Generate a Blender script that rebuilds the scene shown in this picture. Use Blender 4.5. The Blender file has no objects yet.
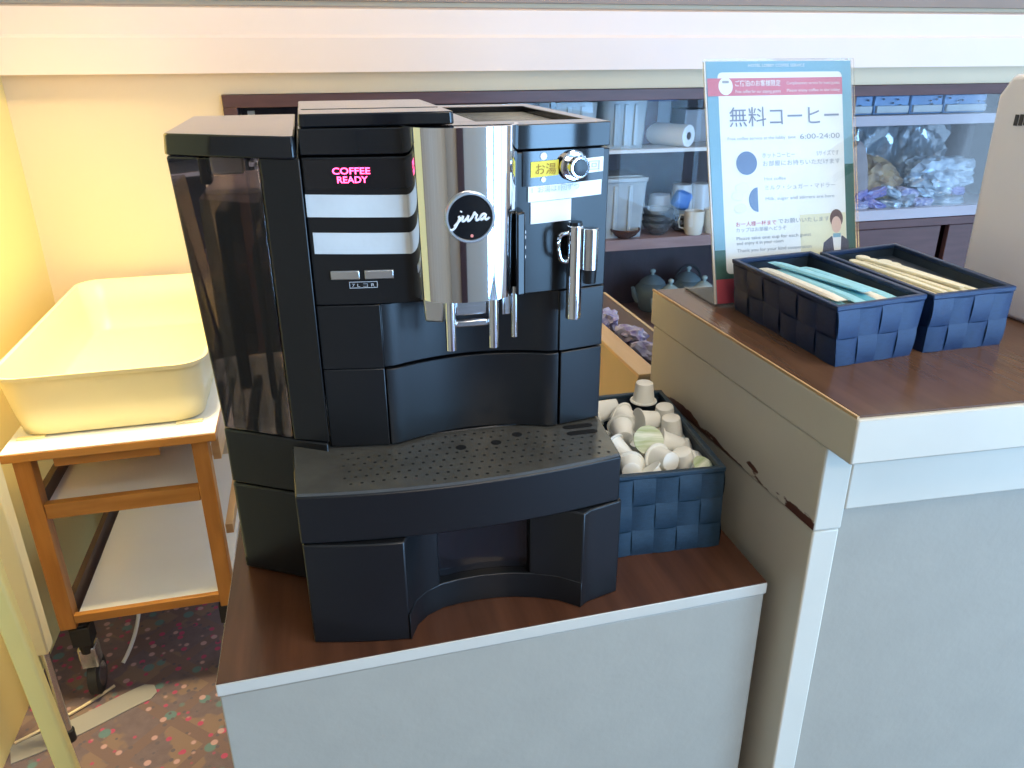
import bpy, bmesh, math, random
from mathutils import Vector, Matrix, noise as mnoise
random.seed(7)
S = bpy.context.scene
COL = S.collection
PI = math.pi
CAB = 0.94          # top of the low cabinet
CNT = 1.16          # top of the tall counter

# ------------------------------------------------------------------ materials
def mat(name, col, rough=0.5, metal=0.0, noise=0.0, nscale=8.0, bump=0.0, bscale=200.0, spec=0.5,
        trans=0.0, alpha=1.0, coat=0.0, col2=None, stretch=None, ior=1.45):
    m = bpy.data.materials.new(name); m.use_nodes = True
    nt = m.node_tree; b = nt.nodes['Principled BSDF']
    b.inputs['Base Color'].default_value = (*col, 1)
    b.inputs['Roughness'].default_value = rough
    b.inputs['Metallic'].default_value = metal
    b.inputs['Specular IOR Level'].default_value = spec
    b.inputs['Transmission Weight'].default_value = trans
    b.inputs['Alpha'].default_value = alpha
    b.inputs['Coat Weight'].default_value = coat
    b.inputs['IOR'].default_value = ior
    tc = nt.nodes.new('ShaderNodeTexCoord'); mp = nt.nodes.new('ShaderNodeMapping')
    nt.links.new(tc.outputs['Object'], mp.inputs['Vector'])
    if stretch: mp.inputs['Scale'].default_value = stretch
    if noise > 0 or col2:
        n = nt.nodes.new('ShaderNodeTexNoise'); n.inputs['Scale'].default_value = nscale
        n.inputs['Detail'].default_value = 5
        nt.links.new(mp.outputs['Vector'], n.inputs['Vector'])
        r = nt.nodes.new('ShaderNodeValToRGB')
        c2 = col2 if col2 else tuple(max(0, c*(1-noise)) for c in col)
        r.color_ramp.elements[0].position = .3; r.color_ramp.elements[1].position = .7
        r.color_ramp.elements[0].color = (*c2, 1); r.color_ramp.elements[1].color = (*col, 1)
        nt.links.new(n.outputs['Fac'], r.inputs['Fac']); nt.links.new(r.outputs['Color'], b.inputs['Base Color'])
    if bump > 0:
        n = nt.nodes.new('ShaderNodeTexNoise'); n.inputs['Scale'].default_value = bscale
        nt.links.new(mp.outputs['Vector'], n.inputs['Vector'])
        bp = nt.nodes.new('ShaderNodeBump'); bp.inputs['Strength'].default_value = bump
        bp.inputs['Distance'].default_value = 0.002
        nt.links.new(n.outputs['Fac'], bp.inputs['Height']); nt.links.new(bp.outputs['Normal'], b.inputs['Normal'])
    return m

def emis(name, col, s):
    m = mat(name, (0, 0, 0)); b = m.node_tree.nodes['Principled BSDF']
    b.inputs['Emission Color'].default_value = (*col, 1); b.inputs['Emission Strength'].default_value = s
    return m

def glassy(name, tint, gloss=0.04, rough=0.05, body=None, bodyf=0.0):
    """thin clear or tinted sheet: tinted transparency under a fresnel gloss, optionally a milky body"""
    m = bpy.data.materials.new(name); m.use_nodes = True
    nt = m.node_tree; nt.nodes.clear()
    out = nt.nodes.new('ShaderNodeOutputMaterial')
    tr = nt.nodes.new('ShaderNodeBsdfTransparent'); tr.inputs['Color'].default_value = (*tint, 1)
    last = tr.outputs[0]
    if body:
        d = nt.nodes.new('ShaderNodeBsdfDiffuse'); d.inputs['Color'].default_value = (*body, 1)
        mx = nt.nodes.new('ShaderNodeMixShader')
        n = nt.nodes.new('ShaderNodeTexNoise'); n.inputs['Scale'].default_value = 14
        tc = nt.nodes.new('ShaderNodeTexCoord'); nt.links.new(tc.outputs['Object'], n.inputs['Vector'])
        mr = nt.nodes.new('ShaderNodeMapRange'); mr.inputs['To Min'].default_value = bodyf*.75; mr.inputs['To Max'].default_value = min(1, bodyf*1.25)
        nt.links.new(n.outputs['Fac'], mr.inputs['Value']); nt.links.new(mr.outputs[0], mx.inputs['Fac'])
        nt.links.new(last, mx.inputs[1]); nt.links.new(d.outputs[0], mx.inputs[2]); last = mx.outputs[0]
    g = nt.nodes.new('ShaderNodeBsdfGlossy'); g.inputs['Roughness'].default_value = rough
    lw = nt.nodes.new('ShaderNodeFresnel'); lw.inputs['IOR'].default_value = 1.45
    ma = nt.nodes.new('ShaderNodeMath'); ma.operation = 'MULTIPLY'; ma.inputs[1].default_value = gloss/0.04
    nt.links.new(lw.outputs[0], ma.inputs[0])
    mg = nt.nodes.new('ShaderNodeMixShader')
    nt.links.new(ma.outputs[0], mg.inputs['Fac']); nt.links.new(last, mg.inputs[1]); nt.links.new(g.outputs[0], mg.inputs[2])
    nt.links.new(mg.outputs[0], out.inputs['Surface'])
    return m

def wood(name, c1, c2, rough=0.45, scale=6.0, stretch=(1, 12, 12), coat=0.0):
    m = mat(name, c1, rough, col2=c2, nscale=scale, stretch=stretch, bump=.08, bscale=scale*3, coat=coat)
    return m

M = {}
M['black'] = mat('black_plastic', (.008, .0085, .0095), .31, bump=.02, bscale=900, noise=.2)
M['black_gloss'] = mat('gloss_black', (.008, .008, .010), .07, noise=.2, spec=.6)
M['black_mid'] = mat('semi_gloss_black', (.009, .010, .012), .08, noise=.2)
M['chrome'] = mat('chrome', (.80, .81, .83), .045, 1.0, noise=.04)
M['steel'] = mat('brushed_steel', (.62, .63, .65), .22, 1.0, noise=.15, nscale=60, stretch=(1, 1, 8))
M['alu'] = mat('satin_aluminium', (.72, .73, .74), .3, 1.0, noise=.1)
M['grate'] = mat('dark_metal_grate', (.17, .165, .145), .18, .55, noise=.25, nscale=30)
M['hole'] = mat('hole_black', (.002, .002, .002), .8, noise=.1)
M['smoke'] = glassy('smoked_plastic', (.68, .62, .66), .05, .03)
M['water'] = glassy('tank_water', (.50, .52, .50), .02, .02)
M['tape'] = mat('white_tape', (.62, .66, .66), .45, noise=.06, nscale=50, bump=.3, bscale=60)
M['paper'] = mat('white_paper', (.88, .90, .90), .6, noise=.03)
M['yellow_tape'] = mat('yellow_label', (.82, .68, .05), .5, noise=.06)
M['cream_tape'] = mat('cream_label', (.86, .88, .80), .5, noise=.04)
M['ink'] = mat('dark_ink', (.05, .05, .06), .6, noise=.1)
M['ink_soft'] = mat('grey_ink', (.50, .53, .56), .6, noise=.1)
M['ink_brown'] = mat('brown_ink', (.40, .22, .02), .6, noise=.1)
M['white_ink'] = mat('white_ink', (.86, .86, .86), .4, noise=.02)
M['led'] = emis('display_pink', (1.0, .06, .22), 9.0)
M['reddot'] = mat('red_dot', (.75, .25, .2), .3, noise=.05)
M['lam'] = wood('dark_laminate', (.105, .042, .022), (.062, .025, .014), .20, 4.0, (14, 1.2, 14))
M['lam2'] = wood('brown_laminate', (.135, .070, .040), (.095, .048, .028), .22, 4.0, (14, 1.2, 14))
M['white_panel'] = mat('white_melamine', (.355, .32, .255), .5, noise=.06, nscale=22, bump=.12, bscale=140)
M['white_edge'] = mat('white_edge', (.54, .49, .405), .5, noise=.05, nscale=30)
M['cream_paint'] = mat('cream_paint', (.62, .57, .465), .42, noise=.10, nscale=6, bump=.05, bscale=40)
M['navy'] = mat('navy_strap', (.010, .034, .105), .42, noise=.3, nscale=160, stretch=(1, 1, 3), bump=.25, bscale=700)
M['navy_in'] = mat('navy_lining', (.012, .026, .045), .55, noise=.3, nscale=80)
M['navy_teal'] = mat('dark_teal_strap', (.013, .038, .066), .45, noise=.3, nscale=160, stretch=(1, 1, 3), bump=.25, bscale=700)
M['cup'] = mat('creamer_plastic', (.84, .84, .77), .35, noise=.05, nscale=40)
M['foil'] = mat('lid_foil', (.80, .80, .74), .35, noise=.05)
M['tub'] = mat('cream_tub', (.88, .78, .48), .35, noise=.03, nscale=5)
M['wood_o'] = wood('orange_wood', (.48, .215, .055), (.36, .145, .032), .38, 5.0, (9, 9, 1.2))
M['wood_x'] = wood('orange_wood_rail', (.50, .235, .06), (.38, .16, .036), .38, 5.0, (1.2, 9, 9))
M['wood_l'] = wood('light_wood', (.62, .42, .22), (.52, .32, .15), .42, 5.0, (9, 1.2, 9))
M['whitelam'] = mat('white_laminate', (.82, .86, .90), .25, noise=.03)
M['dkbrown'] = mat('dark_lip_and_shade', (.09, .05, .035), .5, noise=.2)
M['mauve'] = wood('mauve_wood', (.105, .050, .052), (.075, .036, .038), .4, 5.0, (1.5, 9, 9))
M['refl_panel'] = wood('tan_reflection_panel', (.34, .25, .16), (.26, .18, .11), .5, 4.0, (9, 9, 1.2))
M['mauve_d'] = wood('deep_mauve_wood', (.050, .024, .028), (.035, .018, .02), .5, 5.0, (9, 9, 1.5))
M['railgrey'] = mat('lavender_rail', (.42, .40, .45), .4, noise=.06)
M['shelfw'] = mat('shelf_edge_white', (.75, .72, .68), .4, noise=.04)
M['shelfwood'] = wood('shelf_wood', (.36, .22, .19), (.28, .16, .14), .4, 5.0, (1.5, 9, 9))
M['wallb'] = mat('cream_wall', (.75, .62, .44), .7, noise=.03, nscale=3, bump=.04, bscale=90)
M['walll'] = mat('yellow_wall', (.86, .69, .29), .7, noise=.03, nscale=3, bump=.04, bscale=90)
M['wallo'] = mat('plain_wall', (.36, .33, .28), .8, noise=.04, nscale=3)
M['trim'] = mat('pink_cream_trim', (.84, .70, .62), .55, noise=.03, nscale=4)
M['trimb'] = mat('brown_trim', (.30, .22, .17), .5, noise=.1)
M['ceil'] = mat('ceiling_white', (.80, .76, .70), .8, noise=.03)
M['teal'] = mat('teal_glaze', (.16, .22, .24), .25, noise=.15, nscale=20)
M['teal_l'] = mat('pale_teal_glaze', (.34, .42, .40), .25, noise=.1, nscale=20)
M['mug'] = mat('cream_glaze', (.74, .68, .56), .3, noise=.06)
M['white_c'] = mat('white_ceramic', (.78, .78, .76), .25, noise=.04)
M['brown_c'] = mat('brown_glaze', (.09, .04, .025), .15, noise=.2)
M['tubclear'] = glassy('milky_plastic', (.80, .84, .84), .05, .12, (.62, .68, .70), .62)
M['clear'] = glassy('clear_plastic', (.93, .96, .97), .06, .03, (.75, .8, .82), .10)
M['acrylic'] = glassy('clear_acrylic', (.985, .99, .99), .025, .02)
M['bagclear'] = glassy('bag_plastic', (.78, .84, .90), .16, .10, (.45, .55, .64), .34)
M['bluebox'] = glassy('blue_plastic', (.30, .55, .85), .10, .08, (.10, .32, .66), .72)
M['pane'] = glassy('window_pane', (.95, .96, .97), .010, .01)
M['blue'] = mat('blue_plastic_solid', (.10, .25, .62), .35, noise=.15)
M['skyblue'] = mat('pale_blue_paper', (.30, .66, .78), .5, noise=.12, nscale=90)
M['skyblue2'] = mat('teal_blue_paper', (.11, .44, .58), .5, noise=.12, nscale=90)
M['stickw'] = mat('cream_paper', (.82, .78, .66), .5, noise=.06, nscale=90)
M['stirrer'] = mat('cream_stirrer', (.84, .78, .58), .4, noise=.05, nscale=60)
M['device'] = mat('pale_grey_device', (.82, .81, .88), .4, noise=.03)
M['slot'] = mat('vent_dark', (.05, .05, .06), .6, noise=.1)
M['purple'] = mat('purple_wrapper', (.16, .12, .32), .25, noise=.5, nscale=60, col2=(.5, .5, .62))
M['pack_b'] = mat('blue_snack_wrapper', (.03, .05, .30), .22, nscale=30, col2=(.30, .26, .48))
M['pack_w'] = mat('white_snack_wrapper', (.62, .62, .72), .22, nscale=38, col2=(.07, .08, .30))
M['pack_s'] = mat('silver_snack_wrapper', (.50, .60, .68), .2, .3, nscale=35, col2=(.14, .20, .27))
M['pouch'] = mat('grey_brown_pouch', (.30, .26, .26), .4, noise=.3, nscale=20)
M['bag_y'] = mat('tan_snack_bag', (.45, .32, .16), .3, nscale=25, col2=(.12, .07, .05))
M['greybox'] = mat('grey_carton', (.42, .41, .42), .6, noise=.08)
M['cardtan'] = mat('tan_board', (.52, .39, .23), .6, noise=.07, nscale=9)
M['ypole'] = mat('yellow_paint', (.78, .66, .26), .4, noise=.05)
M['cpost'] = mat('cream_enamel', (.80, .72, .46), .4, noise=.04)
M['rubber'] = mat('black_rubber', (.02, .02, .022), .6, noise=.2)
M['cord'] = mat('white_cable', (.72, .74, .74), .4, noise=.04)
M['cordb'] = mat('beige_cable', (.62, .52, .36), .4, noise=.05)
M['cover'] = mat('pale_grey_vinyl', (.30, .30, .31), .5, noise=.08)
# printed poster colours
M['p_blue'] = mat('poster_blue', (.22, .44, .56), .5, noise=.05)
M['p_green'] = mat('poster_green', (.05, .14, .12), .5, noise=.05)
M['p_red'] = mat('poster_red', (.62, .10, .14), .5, noise=.05)
M['p_pink'] = mat('poster_band', (.66, .20, .27), .5, noise=.05)
M['p_white'] = mat('poster_white', (.86, .88, .86), .5, noise=.02)
M['p_disc'] = mat('poster_disc_blue', (.14, .22, .38), .5, noise=.05)
M['p_cream'] = mat('poster_cream', (.82, .80, .58), .5, noise=.04)
M['p_skin'] = mat('poster_skin', (.75, .52, .42), .5, noise=.03)
M['p_hair'] = mat('poster_hair', (.16, .09, .08), .5, noise=.05)
M['p_suit'] = mat('poster_suit', (.09, .09, .13), .5, noise=.05)
M['p_text'] = mat('poster_text', (.38, .40, .43), .5, noise=.05)
M['p_title'] = mat('poster_title', (.24, .27, .36), .5, noise=.05)

def lid_mat():
    m = mat('printed_leaf_lid', (.74, .76, .62), .35, col2=(.30, .40, .16), nscale=26, stretch=(1, 9, 1))
    return m
M['leaf'] = lid_mat()

def chipped():
    """cream paint with brown chips along the lower edge of the apron"""
    m = mat('chipped_cream_paint', (.62, .57, .465), .42, noise=.12, nscale=6, bump=.05, bscale=40)
    nt = m.node_tree; b = nt.nodes['Principled BSDF']
    src = b.inputs['Base Color'].links[0].from_socket
    g = nt.nodes.new('ShaderNodeNewGeometry')
    sx = nt.nodes.new('ShaderNodeSeparateXYZ'); nt.links.new(g.outputs['Position'], sx.inputs[0])
    n = nt.nodes.new('ShaderNodeTexNoise'); n.inputs['Scale'].default_value = 26; n.inputs['Detail'].default_value = 6
    mp = nt.nodes.new('ShaderNodeMapping'); mp.inputs['Scale'].default_value = (1, .45, 1.3)
    nt.links.new(g.outputs['Position'], mp.inputs['Vector']); nt.links.new(mp.outputs[0], n.inputs['Vector'])
    z = nt.nodes.new('ShaderNodeMapRange'); z.inputs['From Min'].default_value = 1.022; z.inputs['From Max'].default_value = 1.056
    z.inputs['To Min'].default_value = .30; z.inputs['To Max'].default_value = .0
    nt.links.new(sx.outputs['Z'], z.inputs['Value'])
    ad = nt.nodes.new('ShaderNodeMath'); ad.operation = 'ADD'
    nt.links.new(n.outputs['Fac'], ad.inputs[0]); nt.links.new(z.outputs[0], ad.inputs[1])
    st = nt.nodes.new('ShaderNodeMapRange'); st.inputs['From Min'].default_value = .715; st.inputs['From Max'].default_value = .735
    nt.links.new(ad.outputs[0], st.inputs['Value'])
    mx = nt.nodes.new('ShaderNodeMixRGB'); mx.inputs[2].default_value = (.10, .035, .02, 1)
    sn = nt.nodes.new('ShaderNodeSeparateXYZ'); nt.links.new(g.outputs['True Normal'], sn.inputs[0])
    lt = nt.nodes.new('ShaderNodeMath'); lt.operation = 'LESS_THAN'; lt.inputs[1].default_value = -.5; nt.links.new(sn.outputs['X'], lt.inputs[0])
    mu = nt.nodes.new('ShaderNodeMath'); mu.operation = 'MULTIPLY'; nt.links.new(st.outputs[0], mu.inputs[0]); nt.links.new(lt.outputs[0], mu.inputs[1])
    nt.links.new(mu.outputs[0], mx.inputs[0]); nt.links.new(src, mx.inputs[1]); nt.links.new(mx.outputs[0], b.inputs['Base Color'])
    return m
M['chipped'] = chipped()

def carpet():
    m = mat('patterned_carpet', (.40, .30, .33), .95, bump=.5, bscale=500)
    nt = m.node_tree; b = nt.nodes['Principled BSDF']; L = nt.links
    tc = nt.nodes.new('ShaderNodeTexCoord')
    def mixc(fac, a, c):
        x = nt.nodes.new('ShaderNodeMixRGB'); L.new(fac, x.inputs[0]); L.new(a, x.inputs[1]); x.inputs[2].default_value = (*c, 1); return x.outputs[0]
    def noise(scale, det=3):
        n = nt.nodes.new('ShaderNodeTexNoise'); n.inputs['Scale'].default_value = scale; n.inputs['Detail'].default_value = det
        L.new(tc.outputs['Object'], n.inputs['Vector']); return n.outputs['Fac']
    def thr(s, a, bb):
        r = nt.nodes.new('ShaderNodeMapRange'); r.inputs['From Min'].default_value = a; r.inputs['From Max'].default_value = bb; L.new(s, r.inputs['Value']); return r.outputs[0]
    r = nt.nodes.new('ShaderNodeValToRGB'); L.new(noise(40), r.inputs['Fac'])
    r.color_ramp.elements[0].color = (.10, .078, .098, 1); r.color_ramp.elements[1].color = (.165, .13, .155, 1)
    c = r.outputs['Color']
    c = mixc(thr(noise(9), .52, .56), c, (.19, .135, .12))
    # diamond lines
    wv = nt.nodes.new('ShaderNodeTexChecker')
    mp = nt.nodes.new('ShaderNodeMapping'); mp.inputs['Rotation'].default_value = (0, 0, .75); L.new(tc.outputs['Object'], mp.inputs['Vector'])
    br = nt.nodes.new('ShaderNodeTexBrick'); br.offset = 0; br.inputs['Scale'].default_value = 3.6; br.inputs['Mortar Size'].default_value = .055
    br.inputs['Brick Width'].default_value = .5; br.inputs['Row Height'].default_value = .5; L.new(mp.outputs[0], br.inputs['Vector'])
    c = mixc(br.outputs['Fac'], c, (.15, .105, .11))
    def flowers(scale, lo, hi, col, c, off):
        v = nt.nodes.new('ShaderNodeTexVoronoi'); v.inputs['Scale'].default_value = scale
        mm = nt.nodes.new('ShaderNodeMapping'); mm.inputs['Location'].default_value = off; L.new(tc.outputs['Object'], mm.inputs['Vector']); L.new(mm.outputs[0], v.inputs['Vector'])
        return mixc(thr(v.outputs['Distance'], hi, lo), c, col)
    c = flowers(30, .20, .26, (.36, .06, .14), c, (.1, .3, 0))
    c = flowers(17, .20, .26, (.10, .18, .20), c, (.4, .1, 0))
    c = flowers(38, .16, .22, (.10, .09, .12), c, (.7, .6, 0))
    c = flowers(24, .16, .22, (.40, .26, .28), c, (.2, .8, 0))
    L.new(c, b.inputs['Base Color'])
    return m
M['carpet'] = carpet()

# ------------------------------------------------------------------ mesh helpers
def B(): return bmesh.new()
def quad_faces(bm, vs, faces):
    out = []
    for f in faces:
        try: out.append(bm.faces.new([vs[i] for i in f]))
        except ValueError: pass
    return out
def box(bm, x0, x1, y0, y1, z0, z1, mx=None):
    P = [(x0,y0,z0),(x1,y0,z0),(x1,y1,z0),(x0,y1,z0),(x0,y0,z1),(x1,y0,z1),(x1,y1,z1),(x0,y1,z1)]
    vs = [bm.verts.new(mx @ Vector(p) if mx else p) for p in P]
    return quad_faces(bm, vs, [(0,3,2,1),(4,5,6,7),(0,1,5,4),(1,2,6,5),(2,3,7,6),(3,0,4,7)])
def prism(bm, pts, z0, z1, pts1=None, mx=None):
    """pts counter-clockwise seen from above"""
    n = len(pts); p1 = pts1 or pts
    f = lambda p: (mx @ Vector(p)) if mx else Vector(p)
    a = [bm.verts.new(f((x,y,z0))) for x,y in pts]; b = [bm.verts.new(f((x,y,z1))) for x,y in p1]
    bm.faces.new(list(reversed(a))); bm.faces.new(b)
    for i in range(n): bm.faces.new((a[i], a[(i+1)%n], b[(i+1)%n], b[i]))
def lathe(bm, prof, seg=32, mx=None, cap0=True, cap1=True):
    """profile [(r,z)...] around local z"""
    rings = []
    for r, z in prof:
        ring = []
        for i in range(seg):
            a = 2*PI*i/seg; p = Vector((r*math.cos(a), r*math.sin(a), z))
            ring.append(bm.verts.new(mx @ p if mx else p))
        rings.append(ring)
    for k in range(len(rings)-1):
        for i in range(seg):
            j = (i+1) % seg
            bm.faces.new((rings[k][i], rings[k][j], rings[k+1][j], rings[k+1][i]))
    if cap0: bm.faces.new(list(reversed(rings[0])))
    if cap1: bm.faces.new(rings[-1])
def tube(bm, pts, rad, seg=10, cap=True):
    pts = [Vector(p) for p in pts]; rings = []
    up = Vector((0,0,1))
    for i, p in enumerate(pts):
        d = (pts[min(i+1,len(pts)-1)] - pts[max(i-1,0)]).normalized()
        u = d.cross(up)
        if u.length < .05: u = d.cross(Vector((0,1,0)))
        u.normalize(); v = d.cross(u).normalized()
        r = rad[i] if isinstance(rad, (list, tuple)) else rad
        rings.append([bm.verts.new(p + u*r*math.cos(2*PI*k/seg) + v*r*math.sin(2*PI*k/seg)) for k in range(seg)])
    for k in range(len(rings)-1):
        for i in range(seg):
            j = (i+1)%seg
            bm.faces.new((rings[k][i], rings[k+1][i], rings[k+1][j], rings[k][j]))
    if cap: bm.faces.new(rings[0]); bm.faces.new(list(reversed(rings[-1])))
def bez(a, b, c, d, n=16):
    a,b,c,d = map(Vector,(a,b,c,d)); o = []
    for i in range(n+1):
        t = i/n; s = 1-t; o.append(a*s**3 + b*3*s*s*t + c*3*s*t*t + d*t**3)
    return o
def arc(cx, cy, r, a0, a1, n=6):
    return [(cx + r*math.cos(a0+(a1-a0)*i/n), cy + r*math.sin(a0+(a1-a0)*i/n)) for i in range(n+1)]
def rrect(x0, x1, y0, y1, r, n=5):
    return (arc(x1-r,y0+r,r,-PI/2,0,n) + arc(x1-r,y1-r,r,0,PI/2,n) + arc(x0+r,y1-r,r,PI/2,PI,n) + arc(x0+r,y0+r,r,PI,1.5*PI,n))
def obj(name, bm, m, parent=None, bev=0.0, seg=2, off=(0,0,0), smooth=35, loc=None, fix=True):
    if fix: bmesh.ops.recalc_face_normals(bm, faces=bm.faces)
    me = bpy.data.meshes.new(name)
    if parent is not None and off == (0,0,0): off = parent.get('_base', (0,0,0))
    ov = Vector(off)
    if ov.length: bmesh.ops.translate(bm, verts=bm.verts, vec=-ov)
    bm.to_mesh(me); bm.free()
    ms = m if isinstance(m, (list, tuple)) else [m]
    for q in ms: me.materials.append(q)
    if smooth:
        for p in me.polygons: p.use_smooth = True
        me.set_sharp_from_angle(angle=math.radians(smooth))
    o = bpy.data.objects.new(name, me); COL.objects.link(o)
    if parent is not None: o.parent = parent
    elif ov.length: o.location = ov
    if loc is not None: o.location = loc
    if bev:
        b = o.modifiers.new('edge', 'BEVEL'); b.width = bev; b.segments = seg; b.limit_method = 'ANGLE'; b.angle_limit = math.radians(40)
        b.harden_normals = False
    return o
BASES = {}
def tag(o, label, cat, group=None, kind=None):
    o['label'] = label; o['category'] = cat
    if group: o['group'] = group
    if kind: o['kind'] = kind
    return o
class Thing:
    pass
def thing(name, loc, label, cat, group=None, rz=0):
    o = bpy.data.objects.new(name, None); COL.objects.link(o); o.empty_display_size = .05
    o.location = loc; o.rotation_euler = (0,0,rz)
    BASES[o.name] = Vector(loc)
    return tag(o, label, cat, group)
def part(name, bm, m, th, **k):
    """a part given in world coordinates, parented under a thing (or under another part of that thing)"""
    r = th
    while r.parent is not None: r = r.parent
    return obj(name, bm, m, th, off=tuple(BASES[r.name]), **k)
def struct(name, bm, m, **k):
    o = obj(name, bm, m, **k); o['kind'] = 'structure'; return o
def text_bm(s, size, mx, extrude=0.0, shear=0.0, align='LEFT', spacing=1.0, width=None, bold=0.0):
    """lettering turned into mesh; mx maps the text plane (x right, y up) to world"""
    c = bpy.data.curves.new('lettering', 'FONT'); c.body = s; c.size = size; c.align_x = align; c.shear = shear
    c.space_character = spacing; c.extrude = extrude; c.offset = bold; c.resolution_u = 3
    t = bpy.data.objects.new('lettering', c); COL.objects.link(t)
    bpy.context.view_layer.update()
    dg = bpy.context.evaluated_depsgraph_get()
    me = bpy.data.meshes.new_from_object(t.evaluated_get(dg))
    bm = bmesh.new(); bm.from_mesh(me)
    bpy.data.objects.remove(t); bpy.data.curves.remove(c); bpy.data.meshes.remove(me)
    if width and bm.verts:
        xs = [v.co.x for v in bm.verts]; w = max(xs)-min(xs); x0 = min(xs)
        for v in bm.verts: v.co.x = (v.co.x-x0)*width/w
    bmesh.ops.transform(bm, matrix=mx, verts=bm.verts)
    return bm
def join(bm, other):
    me = bpy.data.meshes.new('t'); other.to_mesh(me); other.free(); bm.from_mesh(me); bpy.data.meshes.remove(me)
def plane_mx(o, x, y):
    x = Vector(x).normalized(); y = Vector(y); y = (y - x*y.dot(x)).normalized(); z = x.cross(y)
    return Matrix(((x.x,y.x,z.x,o[0]),(x.y,y.y,z.y,o[1]),(x.z,y.z,z.z,o[2]),(0,0,0,1)))

#@@ROOM
# ------------------------------------------------------------------ the room
XL, XR, YB, YF, ZC = -.79, 2.95, 2.55, -2.7, 2.55
bm = B(); box(bm, XL-.1, XR+.1, YF-.1, YB+.5, -.06, 0); struct('floor', bm, M['carpet'], smooth=0)
bm = B(); box(bm, XL-.1, XR+.1, YF-.1, YB+.5, ZC, ZC+.06); struct('ceiling', bm, M['ceil'], smooth=0)
bm = B(); box(bm, XL-.1, XL, YF-.1, YB+.5, 0, ZC); struct('wall_left', bm, M['walll'], smooth=0)
CX0, CX1, CZ0, CZ1 = -.228, 2.86, .25, 1.350      # niche of the built-in cupboard
bm = B()
box(bm, XL, CX0, YB, YB+.1, 0, ZC); box(bm, CX1, XR, YB, YB+.1, 0, ZC)
box(bm, CX0, CX1, YB, YB+.1, CZ1, ZC); box(bm, CX0, CX1, YB, YB+.1, 0, CZ0)
struct('wall_back', bm, M['wallb'], smooth=0)
# boxed valance above the cupboard: two faces with a soft crease, a recess and a brown line above
bm = B()
prof = [(YB, 1.408), (YB-.055, 1.408), (YB-.058, 1.50), (YB-.050, 1.508), (YB-.050, 1.575), (YB, 1.585)]
vs0 = [bm.verts.new((XL, y, z)) for y, z in prof]; vs1 = [bm.verts.new((XR, y, z)) for y, z in prof]
for i in range(len(prof)-1): bm.faces.new((vs0[i], vs1[i], vs1[i+1], vs0[i+1]))
bm.faces.new(vs0); bm.faces.new(list(reversed(vs1)))
struct('trim_1', bm, M['trim'], smooth=20)
bm = B(); box(bm, XL, XR, YB-.03, YB, 1.597, 1.64); struct('trim_2', bm, M['trimb'], smooth=0)
# wall behind the camera with a wide window on the right, and the right wall with one too
bm = B()
wx0, wx1, wz0, wz1 = 1.80, 2.90, .06, 2.3
box(bm, XL, wx0, YF-.1, YF, 0, ZC); box(bm, wx1, XR, YF-.1, YF, 0, ZC)
box(bm, wx0, wx1, YF-.1, YF, 0, wz0); box(bm, wx0, wx1, YF-.1, YF, wz1, ZC)
struct('wall_front', bm, M['wallo'], smooth=0)
bm = B()
ry0, ry1 = -2.6, 2.48
box(bm, XR, XR+.1, YF-.1, ry0, 0, ZC); box(bm, XR, XR+.1, ry1, YB+.5, 0, ZC)
box(bm, XR, XR+.1, ry0, ry1, 0, wz0); box(bm, XR, XR+.1, ry0, ry1, wz1, ZC)
struct('wall_right', bm, M['wallo'], smooth=0)
bm = B()
for x in (wx0, wx1-.06): box(bm, x, x+.06, YF-.08, YF-.02, wz0, wz1)
box(bm, wx0, wx1, YF-.08, YF-.02, wz0, wz0+.05); box(bm, wx0, wx1, YF-.08, YF-.02, wz1-.05, wz1)
struct('window_1', bm, M['mauve_d'], smooth=0)
bm = B()
for k in range(4):
    y = ry0 + (ry1-.06-ry0)*k/3; box(bm, XR+.02, XR+.08, y, y+.06, wz0, wz1)
box(bm, XR+.02, XR+.08, ry0, ry1, wz0, wz0+.05); box(bm, XR+.02, XR+.08, ry0, ry1, wz1-.05, wz1)
struct('window_2', bm, M['mauve_d'], smooth=0)
bm = B(); box(bm, XL, XL+.02, YF, .55, 0, ZC); struct('reflection_panel', bm, M['refl_panel'], smooth=0)  # unseen panel added to darken what the machine's left side reflects
# unseen dark post, added for the dark streaks mirrored in the chrome
bm = B(); box(bm, .28, .62, YF, YF+.12, 0, ZC); struct('reflection_post', bm, M['mauve_d'], smooth=0)

#@@CAB
# ------------------------------------------------------------------ low cabinet
cp = [(-.126,.579), (.423,.587), (.430,1.02), (-.120,1.02)]
t = thing('low_cabinet', (.15,.8,0), 'low white cabinet with dark brown top under the black coffee machine', 'cabinet')
def inset(pts, d):
    cx = sum(p[0] for p in pts)/len(pts); cy = sum(p[1] for p in pts)/len(pts)
    return [(x + (d if x < cx else -d), y + (d if y < cy else -d)) for x, y in pts]
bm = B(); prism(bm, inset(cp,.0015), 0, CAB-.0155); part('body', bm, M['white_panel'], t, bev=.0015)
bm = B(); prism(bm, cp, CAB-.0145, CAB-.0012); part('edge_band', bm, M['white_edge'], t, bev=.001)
bm = B(); prism(bm, inset(cp,.0008), CAB-.0012, CAB); part('top', bm, M['lam'], t)

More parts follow.
